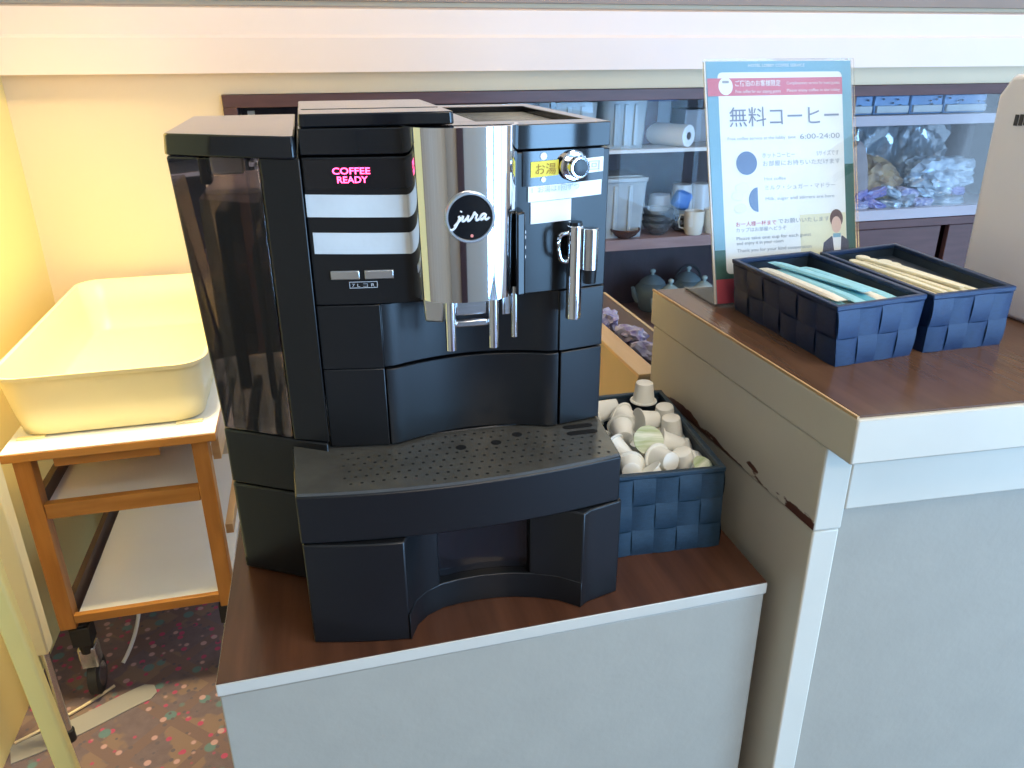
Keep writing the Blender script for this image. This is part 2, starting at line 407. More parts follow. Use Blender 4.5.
# ------------------------------------------------------------------ tall counter
u = Vector((1, -.060, 0)); w = Vector((-.020, 1, 0)); w.z = 0
c0 = Vector((.4392, .518, 0))
def cpt(a, b): p = c0 + u*a + w*b; return (p.x, p.y)
def cquad(a0, a1, b0, b1): return [cpt(a0,b0), cpt(a1,b0), cpt(a1,b1), cpt(a0,b1)]
t = thing('tall_counter', (.9,.75,0), 'tall white painted counter with brown top and chipped left side', 'counter')
bm = B(); prism(bm, cquad(.0, 1.1, 0, .420), CNT-.047, CNT-.0022); part('top_slab', bm, M['cream_paint'], t, bev=.002)
bm = B(); prism(bm, cquad(.004, 1.096, .004, .416), CNT-.0022, CNT); part('top_laminate', bm, M['lam2'], t)
bm = B(); prism(bm, cquad(.0, .0022, .002, .42), CNT-.0022, CNT+.0004); part('edge_strip', bm, M['wood_l'], t)
bm = B(); prism(bm, cquad(.001, .031, .034, .412), 1.022, CNT-.047); part('side_apron', bm, M['chipped'], t, bev=.002)
bm = B(); prism(bm, cquad(.0312, 1.09, .0345, .40), 1.0425, CNT-.047); part('front_apron', bm, M['cream_paint'], t, bev=.002)
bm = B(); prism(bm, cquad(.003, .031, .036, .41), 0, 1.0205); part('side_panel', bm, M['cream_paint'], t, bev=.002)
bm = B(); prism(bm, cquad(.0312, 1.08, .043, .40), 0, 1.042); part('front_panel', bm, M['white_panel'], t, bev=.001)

#@@MACHINE
# ------------------------------------------------------------------ coffee machine
mt = thing('coffee_machine', (.11,.80,CAB), 'black automatic coffee machine with chrome spout and pink lit display', 'coffee machine')
Z = lambda h: CAB + h
XA, XB, XC = -.0065, .2670, .1307
def fy(x): return .6785 + .82*(x-XC)**2          # bowed front
def front(x0, x1, n=20, d=0.0): return [(x0+(x1-x0)*i/n, fy(x0+(x1-x0)*i/n)+d) for i in range(n+1)]
YK = .985
fascia = front(XA, XB) + [(XB, YK), (XA, YK)]
bm = B(); prism(bm, fascia, Z(.3045), Z(.4325))
box(bm, XA+.003, XB-.003, .705, YK-.003, Z(.4325), Z(.4345))
part('housing', bm, M['black'], mt, bev=.0018)
# top frame with a sunken cup warmer
wx, wX, wy, wY = .150, .252, .725, .945
bm = B()
ft = front(XA, XB)
prism(bm, ft + [(XB, wy), (XA, wy)], Z(.4345), Z(.4555))
prism(bm, [(XA,wy),(wx,wy),(wx,wY),(XA,wY)], Z(.4345), Z(.4555)); prism(bm, [(wX,wy),(XB,wy),(XB,wY),(wX,wY)], Z(.4345), Z(.4555))
prism(bm, [(XA,wY),(XB,wY),(XB,YK),(XA,YK)], Z(.4345), Z(.4555))
part('top_frame', bm, M['black_mid'], mt, bev=.0008)
bm = B(); box(bm, wx, wX, wy, wY, Z(.4345), Z(.437))
for k in range(14):
    y = wy+.012 + k*(wY-wy-.024)/13; box(bm, wx+.002, wX-.002, y-.003, y+.003, Z(.437), Z(.4495))
part('cup_warmer', bm, M['grate'], mt, bev=.0008)
# bean hopper lid
bm = B(); prism(bm, rrect(XA+.001, .1245, .694, .905, .004), Z(.4562), Z(.4668), rrect(XA+.0015, .124, .6945, .904, .004))
hl = part('hopper_lid', bm, M['black_mid'], mt, bev=.0012)
bm = B(); box(bm, XA+.004, .120, .755, .7575, Z(.4668), Z(.4671)); part('lid_seam', bm, M['hole'], hl)
# lower front with the concave cup bay
def ry(x): return .7035 - 3.0*(x-.1345)**2
RL, RR = .0495, .2195
def bay(d=0.0, n=18):
    l = front(XA, RL, 5) ; r = front(RR, XB, 5)
    a = [(RL+(RR-RL)*i/n, max(ry(RL+(RR-RL)*i/n), fy(RL+(RR-RL)*i/n)+.002)+d) for i in range(n+1)]
    return l + a + r
bm = B(); prism(bm, bay() + [(XB, YK), (XA, YK)], Z(.2425), Z(.3038)); part('upper_bay', bm, M['black'], mt, bev=.0012)
lo = [(RL+.001+(RR-RL-.001)*i/18, max(ry(RL+(RR-RL)*i/18), fy(RL+(RR-RL)*i/18)+.002)-.002) for i in range(19)]
bm = B(); prism(bm, lo + [(RR+.002,.72)] + front(RR+.002, XB, 5) + [(XB, YK), (RL+.001, YK)], Z(.1625), Z(.2408)); part('grounds_drawer', bm, M['black'], mt, bev=.0012)
bm = B(); prism(bm, front(XA, RL, 5) + [(RL, YK), (XA, YK)], Z(.1625), Z(.2422)); part('left_column', bm, M['black'], mt, bev=.0012)
bm = B(); prism(bm, [(XA,.70),(XB-.001,.70),(XB-.001,YK),(XA,YK)], Z(.004), Z(.1618)); part('rear_base', bm, M['black'], mt, bev=.0015)
# drip tray
TA, TB, TC = -.0405, .2610, .1105
def ty(x, c=.5985, e=.613): return c + (e-c)*((x-TC)/(TB-TC))**2
def tfront(x0, x1, n=16, c=.5985, e=.613): return [(x0+(x1-x0)*i/n, ty(x0+(x1-x0)*i/n, c, e)) for i in range(n+1)]
tray = tfront(TA, TB) + [(.2685,.6935),(.2685,.72),(-.0435,.72),(-.0435,.704)]
bm = B(); prism(bm, tray, Z(.1095), Z(.1575)); tr = part('drip_tray', bm, M['black'], mt, bev=.0015)
gr = [(x+(.0015 if x<.1 else -.0015), y+.0012) for x,y in tray]
bm = B(); prism(bm, gr, Z(.1575), Z(.1605))
def disc(bm, x, y, r, z, mi=1, n=10, sx=1.0, ang=0):
    vs = []
    for i in range(n):
        a = 2*PI*i/n; p = Vector((r*math.cos(a)*sx, r*math.sin(a))); p.rotate(Matrix.Rotation(ang,2))
        vs.append(bm.verts.new((x+p.x, y+p.y, z)))
    f = bm.faces.new(vs); f.material_index = mi; f.normal_update()
    if f.normal.z < 0: f.normal_flip()
zt = Z(.1605)+.0002
big = [(.1154,.664),(.1506,.6656),(.1749,.6774)]
slots = [(.2395,.680),(.2395,.6655)]
for i in range(27):
    for j in range(8):
        x = .003 + i*.0097 + (.0048 if j%2 else 0); y = .6075 + j*.0118
        yb = ry(x) if RL < x < RR else fy(x)
        if y < ty(x)+.008 or y > yb-.010 or x > .254: continue
        if any(math.hypot(x-a,y-b) < .010 for a,b in big) or any(abs(x-a)<.021 and abs(y-b)<.008 for a,b in slots): continue
        disc(bm, x, y, .0016, zt, 1, 8)
for a,b in big: disc(bm, a, b, .0052, zt, 1, 16)
for a,b in slots:
    vs = [bm.verts.new((x,y,zt)) for x,y in arc(a+.0115,b,.0045,-PI/2,PI/2,8)+arc(a-.0115,b,.0045,PI/2,1.5*PI,8)]
    f = bm.faces.new(vs); f.material_index = 1
bmesh.ops.recalc_face_normals(bm, faces=[f for f in bm.faces if f.material_index==0])
part('drip_grate', bm, [M['grate'], M['hole']], tr, fix=False)
# base: two feet joined by a concave front, recessed glossy panel above a low lip
LEG = dict(c=.5905, e=.612)
cv = [(.0493,.5915),(.0585,.612),(.0700,.6235),(.0865,.6312),(.105,.6338),(.126,.6345),(.145,.6328),(.160,.630),(.180,.6235),(.201,.6135),(.2199,.5967)]
bm = B(); prism(bm, cv + [(.2199,.70),(.0493,.70)], Z(0), Z(.030)); part('base_lip', bm, M['black'], mt, bev=.001)
cv2 = [(.0493,.605)] + [(x, y+.011) for x,y in cv[1:-1]] + [(.2199,.608)]
bm = B(); prism(bm, cv2 + [(.2199,.70),(.0493,.70)], Z(.0302), Z(.1085)); part('front_panel', bm, M['black_gloss'], mt)
lft = tfront(TA+.001, .0488, 6, **LEG) + [(.0570,.6115),(.0700,.6235),(.0840,.6304),(.0840,.70),(TA+.001,.70)]
bm = B(); prism(bm, lft, Z(0), Z(.1088)); part('foot', bm, M['black'], mt, bev=.0015)
rgt = [(.1740,.6262),(.1870,.6205),(.2010,.6140),(.2200,.5975)] + tfront(.2205, TB+.003, 5, **LEG)[1:] + [(TB+.003,.70),(.1740,.70)]
bm = B(); prism(bm, rgt, Z(0), Z(.1088)); part('foot', bm, M['black'], mt, bev=.0015)
# left side: base blocks, smoked water tank and its lid
LX, LY = -.1085, .748
def diag(d=0.0, xl=-.1085, yl=.748, xr=-.009, yr=.688): return [(xl,yl+d),(xr,yr+d)]
bm = B(); prism(bm, diag() + [(-.009,.965),(-.1085,.965)], Z(0.003), Z(.1072)); part('side_base', bm, M['black'], mt, bev=.003)
bm = B(); prism(bm, diag() + [(-.009,.965),(-.1085,.965)], Z(.1085), Z(.1688)); part('tank_cradle', bm, M['black'], mt, bev=.002)
# black strip between tank window and display side
sx0 = -.0405
fyd = lambda x: .748 + (x+.115)*(.688-.748)/(.106)
bm = B(); prism(bm, [(sx0, fyd(sx0)-.001),(-.0075,.6885),(-.0075,.965),(sx0,.965)], Z(.1695), Z(.4325)); part('tank_post', bm, M['black'], mt, bev=.0015)
def shell(o, ins, z0, z1):
    bm = B(); prism(bm, o, z0, z1); return bm
tk0 = [(-.1075,.747),(sx0-.0008,fyd(sx0)),(sx0-.0008,.962),(-.1075,.962)]
tk1 = [(-.1195,.749),(sx0-.0008,fyd(sx0)),(sx0-.0008,.966),(-.1195,.966)]
bm = B(); prism(bm, tk0, Z(.1700), Z(.4315), tk1); wt = part('water_tank', bm, M['smoke'], mt, bev=.002)
bm = B(); prism(bm, [(-.100,.760),(sx0-.006,fyd(sx0)+.016),(sx0-.006,.95),(-.100,.95)], Z(.1720), Z(.392)); part('water', bm, M['water'], wt)
bm = B(); box(bm, -.092, -.080, .79, .93, Z(.19), Z(.375)); box(bm, -.062, -.055, .78, .94, Z(.18), Z(.34)); box(bm, -.098, -.088, .775, .80, Z(.402), Z(.428)); part('tank_filter', bm, M['black_mid'], wt, bev=.003)
bm = B(); box(bm, -.086,-.058,.765,.785, Z(.412), Z(.4285)); part('tank_grip', bm, M['stickw'], wt, bev=.002)
lid = [(-.1210,.755),(-.1170,.7485),(-.018,.690),(-.0115,.6895),(-.0095,.694),(-.0095,.972),(-.1210,.972)]
bm = B(); prism(bm, lid, Z(.4320), Z(.4500), [(x*.985-.0004, y+.002 if y<.8 else y-.002) for x,y in lid]); part('tank_lid', bm, M['black_mid'], mt, bev=.0015)
# fascia details; mapping onto the bowed front
def fpatch(bm, x0, x1, z0, z1, lift, n=10, th=None, skew=0.0):
    """thin curved plate lying on the fascia"""
    a, b, c, d = [], [], [], []
    back = lift - (th or lift)
    for i in range(n+1):
        x = x0+(x1-x0)*i/n; k = skew*(i/n-.5)
        a.append(bm.verts.new((x, fy(x)-lift, z0+k))); b.append(bm.verts.new((x, fy(x)-lift, z1+k)))
        c.append(bm.verts.new((x, fy(x)-back+.0006, z0+k))); d.append(bm.verts.new((x, fy(x)-back+.0006, z1+k)))
    for i in range(n):
        bm.faces.new((a[i],a[i+1],b[i+1],b[i])); bm.faces.new((b[i],b[i+1],d[i+1],d[i])); bm.faces.new((a[i],c[i],c[i+1],a[i+1])); bm.faces.new((c[i],d[i],d[i+1],c[i+1]))
    bm.faces.new((a[0],b[0],d[0],c[0])); bm.faces.new((a[n],c[n],d[n],b[n]))
def fmx(x, z, lift=.001, rot=0.0):
    s = 1.64*(x-XC); d = Vector((1, s, 0)).normalized()
    y = Vector((0,0,1)); d2 = (d*math.cos(rot)+y*math.sin(rot))
    return plane_mx((x, fy(x)-lift, z), d2, y)
bm = B(); fpatch(bm, XA+.0015, .082, Z(.4065), Z(.4305), .0012); dp = part('display_window', bm, M['black_gloss'], mt)
for s, x, z, sz, wd in (('COFFEE', .0180, .4190, .0076, .0315), ('READY', .0215, .4118, .0076, .0255)):
    part('display_text', text_bm(s, sz, fmx(x, Z(z), .0016), width=wd, bold=.0001), M['led'], dp)
bm = B(); fpatch(bm, XA+.0005, .0825, Z(.3825), Z(.4015), .0010, skew=-.002); o = part('cover_tape', bm, M['tape'], mt); o['label'] = 'upper strip of white tape over the buttons'
bm = B(); fpatch(bm, XA+.0035, .0835, Z(.3505), Z(.3690), .0010, skew=-.002); o = part('cover_tape', bm, M['tape'], mt); o['label'] = 'lower strip of white tape over the buttons'
for x0, x1 in ((.0085,.0335),(.0378,.0630)):
    bm = B(); fpatch(bm, x0, x1, Z(.3280), Z(.3360), .0022); part('push_button', bm, M['alu'], mt, bev=.0008)
bm = B()
for (x0,x1,z0,z1) in ((.024,.0485,.3252,.3257),(.024,.0485,.3198,.3203),(.024,.0245,.3198,.3257),(.048,.0485,.3198,.3257)):
    fpatch(bm, x0, x1, Z(z0), Z(z1), .0004, n=3)
join(bm, text_bm('7 L コ R', .0042, fmx(.0262, Z(.3211), .0006), width=.020)); part('small_marking', bm, M['ink_soft'], mt)
# right-hand control field
bm = B(); fpatch(bm, .181, .2605, Z(.4030), Z(.4330), .0012); cpn = part('control_panel', bm, M['black_gloss'], mt)
bm = B(); fpatch(bm, .1885, .2150, Z(.4112), Z(.4245), .0020, skew=.0012); yl = part('yellow_label', bm, M['yellow_tape'], cpn); yl['label'] = 'yellow printed label left of the dial'
part('label_text', text_bm('お湯', .0105, fmx(.1930, Z(.4138), .0024), width=.0195), M['ink_brown'], yl)
bm = B(); fpatch(bm, .2345, .2600, Z(.4120), Z(.4250), .0020, skew=.0012); cl = part('cream_label', bm, M['cream_tape'], cpn)
part('label_text', text_bm('1回', .0095, fmx(.2395, Z(.4148), .0024), width=.017), M['ink_soft'], cl)
bm = B(); fpatch(bm, .1862, .2590, Z(.3905), Z(.4040), .0018, skew=.0025); wl = part('white_label', bm, M['paper'], cpn); wl['label'] = 'long white printed label under the dial'
part('label_text', text_bm('1  お湯は1回ずつ', .0062, fmx(.1895, Z(.3975), .0023, .03), width=.046), M['ink_soft'], wl)
bm = B(); fpatch(bm, .1888, .2285, Z(.3700), Z(.3895), .0012, skew=.001); o = part('blank_label', bm, M['paper'], mt); o['label'] = 'blank white label below the printed one'
bm = B()
for (dx, dz, r) in ((.2005,.4285,.0032),(.2005,.4085,.0024)):
    m2 = fmx(dx, Z(dz), .0016); lathe(bm, [(r,0),(r,.0004)], 12, m2)
part('panel_symbol', bm, M['white_ink'], cpn)
DX, DZ = .2285, .4190
m2 = fmx(DX, Z(DZ), .0)
bm = B(); lathe(bm, [(.0135,0),(.0135,.005),(.0120,.0062),(.0108,.0062),(.0108,.004)], 36, m2); dl = part('rotary_dial', bm, M['chrome'], cpn)
bm = B(); lathe(bm, [(.0098,.003),(.0098,.016),(.0088,.017),(.0076,.017)], 32, m2); part('dial_knob', bm, M['chrome'], dl)
bm = B(); lathe(bm, [(.0077,.0166),(.0070,.0176),(.004,.0181)], 32, m2); part('dial_cap', bm, M['black'], dl)
# chrome spout cover: curved sheet
SC, SW = .1270, .0512
def sy(x):
    uu = min(1, abs((x-SC)/SW)); return .690 - .0455*(1-uu**3.0)**(1/1.9)
xs = [SC - SW*math.cos(PI*i/40) for i in range(41)]
pl = [(x, sy(x)) for x in xs]
pin = [(SC+(x-SC)*.94, min(y+.003,.690)) for x, y in reversed(pl)]
bm = B()
zb, ztp = Z(.3115), Z(.4570)
def sheet(bm, prof, z0, z1, taper=.0):
    n = len(prof)
    lo_, hi_ = [], []
    for x, y in prof:
        lo_.append(bm.verts.new((SC+(x-SC)*(1-taper), y, z0))); hi_.append(bm.verts.new((x, y, z1)))
    for i in range(n-1): bm.faces.new((lo_[i], lo_[i+1], hi_[i+1], hi_[i]))
    return lo_, hi_
l1, h1 = sheet(bm, pl, zb, ztp, .06); l2, h2 = sheet(bm, list(reversed(pin)), zb, ztp, .06)
for i in range(len(l1)-1):
    bm.faces.new((l1[i], l1[i+1], l2[i+1], l2[i])); bm.faces.new((h1[i], h1[i+1], h2[i+1], h2[i]))
bm.faces.new((l1[0],l2[0],h2[0],h1[0])); bm.faces.new((l1[-1],l2[-1],h2[-1],h1[-1]))
sp = part('spout_cover', bm, M['chrome'], mt, smooth=50)
bm = B(); prism(bm, [(SC+(x-SC)*.93, min(y+.0035,.69)) for x,y in pl], Z(.3165), Z(.4555)); part('spout_core', bm, M['black_mid'], mt)
bm = B(); prism(bm, [(.1690,.6535),(.1780,.657),(.1795,.690),(.1690,.690)], Z(.3105), Z(.3855)); ss = part('spout_slider', bm, M['black_mid'], mt, bev=.002)
bm = B()
for z in (.3655,.361,.352,.3435): box(bm, .1780,.1792,.661,.668, Z(z), Z(z+.0025))
part('slider_marks', bm, M['white_ink'], ss)
# badge
BX, BZ = .1258, Z(.3858)
bmx = plane_mx((BX, .6445, BZ), (1,-.02,0), (0,.0,1))
bm = B(); lathe(bm, [(.0215,0),(.0215,.0025),(.0205,.0042),(.0190,.0042),(.0185,.003)], 48, bmx); bd = part('badge_ring', bm, M['alu'], sp)
bm = B(); lathe(bm, [(.0186,0),(.0186,.0032)], 48, bmx); part('badge_disc', bm, M['black_mid'], bd)
# script lettering as pen strokes (millimetres on the badge)
STR = [
 [(-7.2,3.4),(-6.6,4.1)],                                                       # dot
 [(-9.2,-.2),(-7.8,1.0),(-8.9,-1.8),(-10.6,-5.0),(-12.6,-7.2),(-14.4,-7.9),(-15.8,-7.4)],   # j with its long tail
 [(-12.4,-5.6),(-9.0,-2.6),(-6.6,-.6),(-5.4,1.0)],
 [(-5.4,1.0),(-6.4,-1.4),(-6.2,-2.6),(-4.8,-2.4),(-2.6,-.6),(-1.4,1.2)],        # u
 [(-1.4,1.2),(-2.4,-1.2),(-2.2,-2.5),(-1.0,-2.4),(1.2,-.4)],
 [(1.2,-.4),(3.0,2.6),(3.5,2.9),(3.4,1.5),(5.0,1.7)],                           # r
 [(5.0,1.7),(4.0,-.8),(4.0,-2.2),(5.2,-2.3),(7.0,-1.0)],
 [(11.4,1.4),(10.0,1.9),(8.0,.8),(7.2,-1.1),(8.0,-2.2),(9.8,-1.2),(11.8,1.7)],  # a
 [(11.8,1.7),(10.9,-1.0),(11.4,-2.2),(13.0,-1.7),(14.4,-.6)],
]
bm = B()
for s in STR:
    P = [bmx @ Vector((x*.001*1.12, y*.001*1.3+.0006, .0036)) for x, y in s]
    # smooth the polyline once (Chaikin)
    for _ in range(2):
        if len(P) > 2: 
            Q = [P[0]]
            for a, b in zip(P, P[1:]): Q += [a.lerp(b,.25), a.lerp(b,.75)]
            Q.append(P[-1]); P = Q
    tube(bm, P, .00105, 6)
part('badge_lettering', bm, M['white_ink'], bd)
bm = B(); lathe(bm, [(.0014,.003),(.0014,.0038)], 12, bmx @ Matrix.Translation((.001,-.0152,0))); part('badge_light', bm, M['reddot'], bd)
# coffee spouts under the cover
def cyl(bm, x, y, z0, z1, r, seg=20, r1=None): lathe(bm, [(r,z0),(r1 or r,z1)], seg, Matrix.Translation((x,y,0)))
bm = B(); cyl(bm, .1082,.655,Z(.2655),Z(.320),.0050); part('coffee_spout', bm, M['chrome'], mt)
bm = B(); cyl(bm, .1472,.655,Z(.2650),Z(.320),.0050); part('coffee_spout', bm, M['chrome'], mt)
bm = B(); cyl(bm, .1690,.664,Z(.2700),Z(.318),.0032); part('milk_spout', bm, M['chrome'], mt)
bm = B(); box(bm, .1135,.1420,.656,.668,Z(.2960),Z(.3115)); box(bm,.1135,.1420,.653,.658,Z(.2860),Z(.2925)); lathe(bm,[(.004,0),(.004,.03)],12,Matrix.Translation((.1125,.657,Z(.289)))@Matrix.Rotation(PI/2,4,'Y')); part('spout_bridge', bm, M['steel'], mt, bev=.0015)
bm = B(); prism(bm, [(.0865,.664),(.102,.657),(.104,.664),(.09,.674)], Z(.2905), Z(.3150), [(.0855,.662),(.104,.655),(.105,.664),(.088,.676)]); part('spout_bracket', bm, M['alu'], mt, bev=.002)
bm = B(); box(bm, .156,.1585,.658,.664,Z(.293),Z(.316)); box(bm,.160,.1665,.666,.676,Z(.2905),Z(.3165)); part('hose_clip', bm, M['steel'], mt, bev=.001)
# hot water tap: two chrome tubes and a small handle
bm = B(); cyl(bm, .2272,.668,Z(.2815),Z(.3690),.0072,24); tp = part('hot_water_tap', bm, M['chrome'], mt, bev=.0006)
bm = B(); cyl(bm, .2272,.668,Z(.3690),Z(.3722),.0068,24,.0062); part('tap_cap', bm, M['black_mid'], tp)
bm = B(); cyl(bm, .2405,.6635,Z(.3285),Z(.3668),.0072,24); sl = part('tap_sleeve', bm, M['steel'], tp, bev=.0006)
bm = B(); cyl(bm, .2405,.6635,Z(.3160),Z(.3285),.0060,24,.0068); part('tap_nozzle', bm, M['black'], sl)
bm = B(); tube(bm, bez((.2225,.669,Z(.3615)),(.2150,.668,Z(.3625)),(.2118,.668,Z(.3615)),(.2118,.668,Z(.354)),8)+bez((.2118,.668,Z(.3520)),(.2118,.668,Z(.337)),(.2150,.668,Z(.3355)),(.2225,.669,Z(.336)),8), .0020, 10); part('tap_handle', bm, M['chrome'], tp)
bm = B(); box(bm, .2235,.2310,.672,.700,Z(.337),Z(.360)); part('tap_mount', bm, M['black'], tp, bev=.002)

#@@BASKETS
# ------------------------------------------------------------------ woven strap baskets
def basket(name, bot, top, z0, z1, floor_z, cols, rows, m, label, cat='basket', group=None, wth=.004):
    """bot/top: four (x,y) corners FL, FR, BR, BL; woven straps outside, lined inside"""
    cx = sum(p[0] for p in bot)/4; cy = sum(p[1] for p in bot)/4
    t = thing(name, (cx,cy,z0), label, cat, group)
    bm = B(); rim = .0055
    zr = z1 - rim
    for s in range(4):
        a0, a1 = Vector((*bot[s],z0)), Vector((*bot[(s+1)%4],z0))
        b0 = Vector((*top[s],z1)); b1 = Vector((*top[(s+1)%4],z1))
        k = (zr-z0)/(z1-z0); b0 = a0.lerp(b0,k); b1 = a1.lerp(b1,k)
        nrm = (a1-a0).cross(b0-a0).normalized()
        nc = cols[s%2]
        for i in range(nc):
            for j in range(rows):
                hor = (i+j+s) % 2 == 0
                G = 4; vs = []
                g = .02
                for p in range(G+1):
                    for q in range(G+1):
                        uu = p/G; vv = q/G
                        h = math.sin(PI*(uu if hor else vv)); h = .0004 + .0016*h**.6
                        edge = 0
                        if hor: U = i/nc + (uu*1.04-.02)/nc; V = j/rows + (g+vv*(1-2*g))/rows
                        else:   U = i/nc + (g+uu*(1-2*g))/nc; V = j/rows + (vv*1.04-.02)/rows
                        U = min(1,max(0,U)); V = min(1,max(0,V))
                        P = a0.lerp(a1,U).lerp(b0.lerp(b1,U),V)
                        vs.append(bm.verts.new(P + nrm*h))
                for p in range(G):
                    for q in range(G):
                        bm.faces.new((vs[p*(G+1)+q], vs[(p+1)*(G+1)+q], vs[(p+1)*(G+1)+q+1], vs[p*(G+1)+q+1]))
        vs = [bm.verts.new(p) for p in (a0,a1,b1,b0)]; bm.faces.new(vs)
    part('woven_body', bm, m, t, fix=False)
    def ins(pts, d):
        return [(x + (d if x < cx else -d), y + (d if y < cy else -d)) for x,y in pts]
    bm = B()
    bi, ti = ins(bot, wth), ins(top, wth)
    lo_ = [bm.verts.new((*p,floor_z)) for p in [tuple(Vector(bi[i]).lerp(Vector(ti[i]),(floor_z-z0)/(z1-z0))) for i in range(4)]]
    hi_ = [bm.verts.new((*p,z1-.002)) for p in ti]
    bm.faces.new(lo_)
    for s in range(4): bm.faces.new((lo_[s],hi_[s],hi_[(s+1)%4],lo_[(s+1)%4]))
    dn = [bm.verts.new((*p,z0)) for p in bot]; bm.faces.new(list(reversed(dn)))
    part('lining', bm, M['navy_in'], t, fix=False)
    bm = B()
    o1 = [tuple(Vector(bot[i]).lerp(Vector(top[i]),(zr-z0)/(z1-z0))) for i in range(4)]
    def outw(pts, d): return [(x + (-d if x < cx else d), y + (-d if y < cy else d)) for x,y in pts]
    oa, ob, ib = outw(o1,.0012), outw(top,.0012), ins(top, wth+.001)
    A = [bm.verts.new((*p,zr)) for p in oa]; Bv = [bm.verts.new((*p,z1)) for p in ob]; Cv = [bm.verts.new((*p,z1)) for p in ib]; Dv = [bm.verts.new((*p,zr)) for p in ib]
    for s in range(4):
        n = (s+1)%4
        bm.faces.new((A[s],A[n],Bv[n],Bv[s])); bm.faces.new((Bv[s],Bv[n],Cv[n],Cv[s])); bm.faces.new((Cv[s],Cv[n],Dv[n],Dv[s])); bm.faces.new((Dv[s],Dv[n],A[n],A[s]))
    part('rim', bm, m, t, bev=.0012)
    return t
basket('woven_basket', [(.2755,.669),(.4050,.661),(.4190,.868),(.2900,.874)], [(.2745,.672),(.4030,.6625),(.4235,.8745),(.2890,.879)], CAB, CAB+.1, CAB+.052, (5,7), 3,
       M['navy_teal'], 'dark blue woven strap basket full of creamer cups beside the coffee machine')
basket('woven_basket', [(.4925,.628),(.5885,.638),(.5890,.838),(.4930,.828)], [(.4835,.642),(.6005,.6575),(.5985,.8414),(.4829,.8245)][:0] or [(.4860,.630),(.5985,.643),(.5965,.8414),(.4835,.830)], CNT, CNT+.0635, CNT+.044, (4,6), 2,
       M['navy'], 'navy woven basket holding pale blue sugar sticks on the tall counter')
basket('woven_basket', [(.6060,.640),(.7050,.641),(.7180,.845),(.6130,.832)], [(.6050,.639),(.7110,.645),(.7290,.852),(.6060,.834)], CNT, CNT+.0635, CNT+.0486, (4,6), 2,
       M['navy'], 'navy woven basket holding cream stirrers on the tall counter')

# sugar sticks
def stick_bm(L, Wd, T):
    bm = B(); n = 14; prof = 8; rings = []
    for i in range(n+1):
        s = i/n; yy = -L/2 + L*s
        e = min(s, 1-s)*n
        k = .12 if e < .9 else (.75 if e < 1.9 else 1)
        ring = []
        for p in range(prof):
            a = 2*PI*p/prof
            ring.append(bm.verts.new((Wd/2*(1.06 if k < .5 else 1)*math.cos(a), yy, T/2*k*math.sin(a))))
        rings.append(ring)
    for i in range(n):
        for p in range(prof):
            q = (p+1)%prof; bm.faces.new((rings[i][p],rings[i+1][p],rings[i+1][q],rings[i][q]))
    bm.faces.new(rings[0]); bm.faces.new(list(reversed(rings[-1])))
    return bm
SB = {}
for k in ('skyblue','skyblue2','stickw'):
    o = obj('sugar_stick', stick_bm(.142,.0130,.0062), M[k]); SB[k] = o
rng = random.Random(4)
sticks = [  # x, y, z, rot z, tilt, colour, label
 (.5130,.737,1.2073, .01,.01,'stickw','cream sugar stick lowest at the left, leaning on the left wall'),
 (.5272,.742,1.2073,-.01,.0,'skyblue','pale blue sugar stick of the bottom row, left of the basket middle'),
 (.5412,.736,1.2073, .01,.0,'stickw','cream sugar stick of the bottom row in the basket middle'),
 (.5550,.741,1.2073,-.01,.0,'skyblue2','teal blue sugar stick of the bottom row, right of the middle'),
 (.5690,.735,1.2073, .01,.0,'skyblue','pale blue sugar stick at the right end of the bottom row'),
 (.5200,.744,1.2137, .05,.0,'stickw','cream sugar stick of the upper row, left edge of the fan'),
 (.5345,.733,1.2137, .07,.0,'skyblue','pale blue sugar stick of the upper row beside the cream one'),
 (.5475,.737,1.2137, .09,.0,'skyblue2','teal blue sugar stick of the upper row, right of the fan middle'),
 (.5600,.734,1.2137, .11,.0,'stickw','cream sugar stick of the upper row, second from its right end'),
 (.5725,.736,1.2137, .12,.0,'skyblue','pale blue sugar stick at the right end of the upper row'),
 (.5420,.747,1.2200, .20,.0,'skyblue','topmost pale blue sugar stick lying slanted over the others'),
]
for i,(x,y,z,rz,tx,k,lab) in enumerate(sticks):
    o = SB[k].copy(); COL.objects.link(o); o.location = (x,y,z); o.rotation_euler = (tx, 0, rz)
    tag(o, lab, 'sugar stick', 'sugar sticks in the left navy basket')
for o in SB.values(): bpy.data.objects.remove(o)
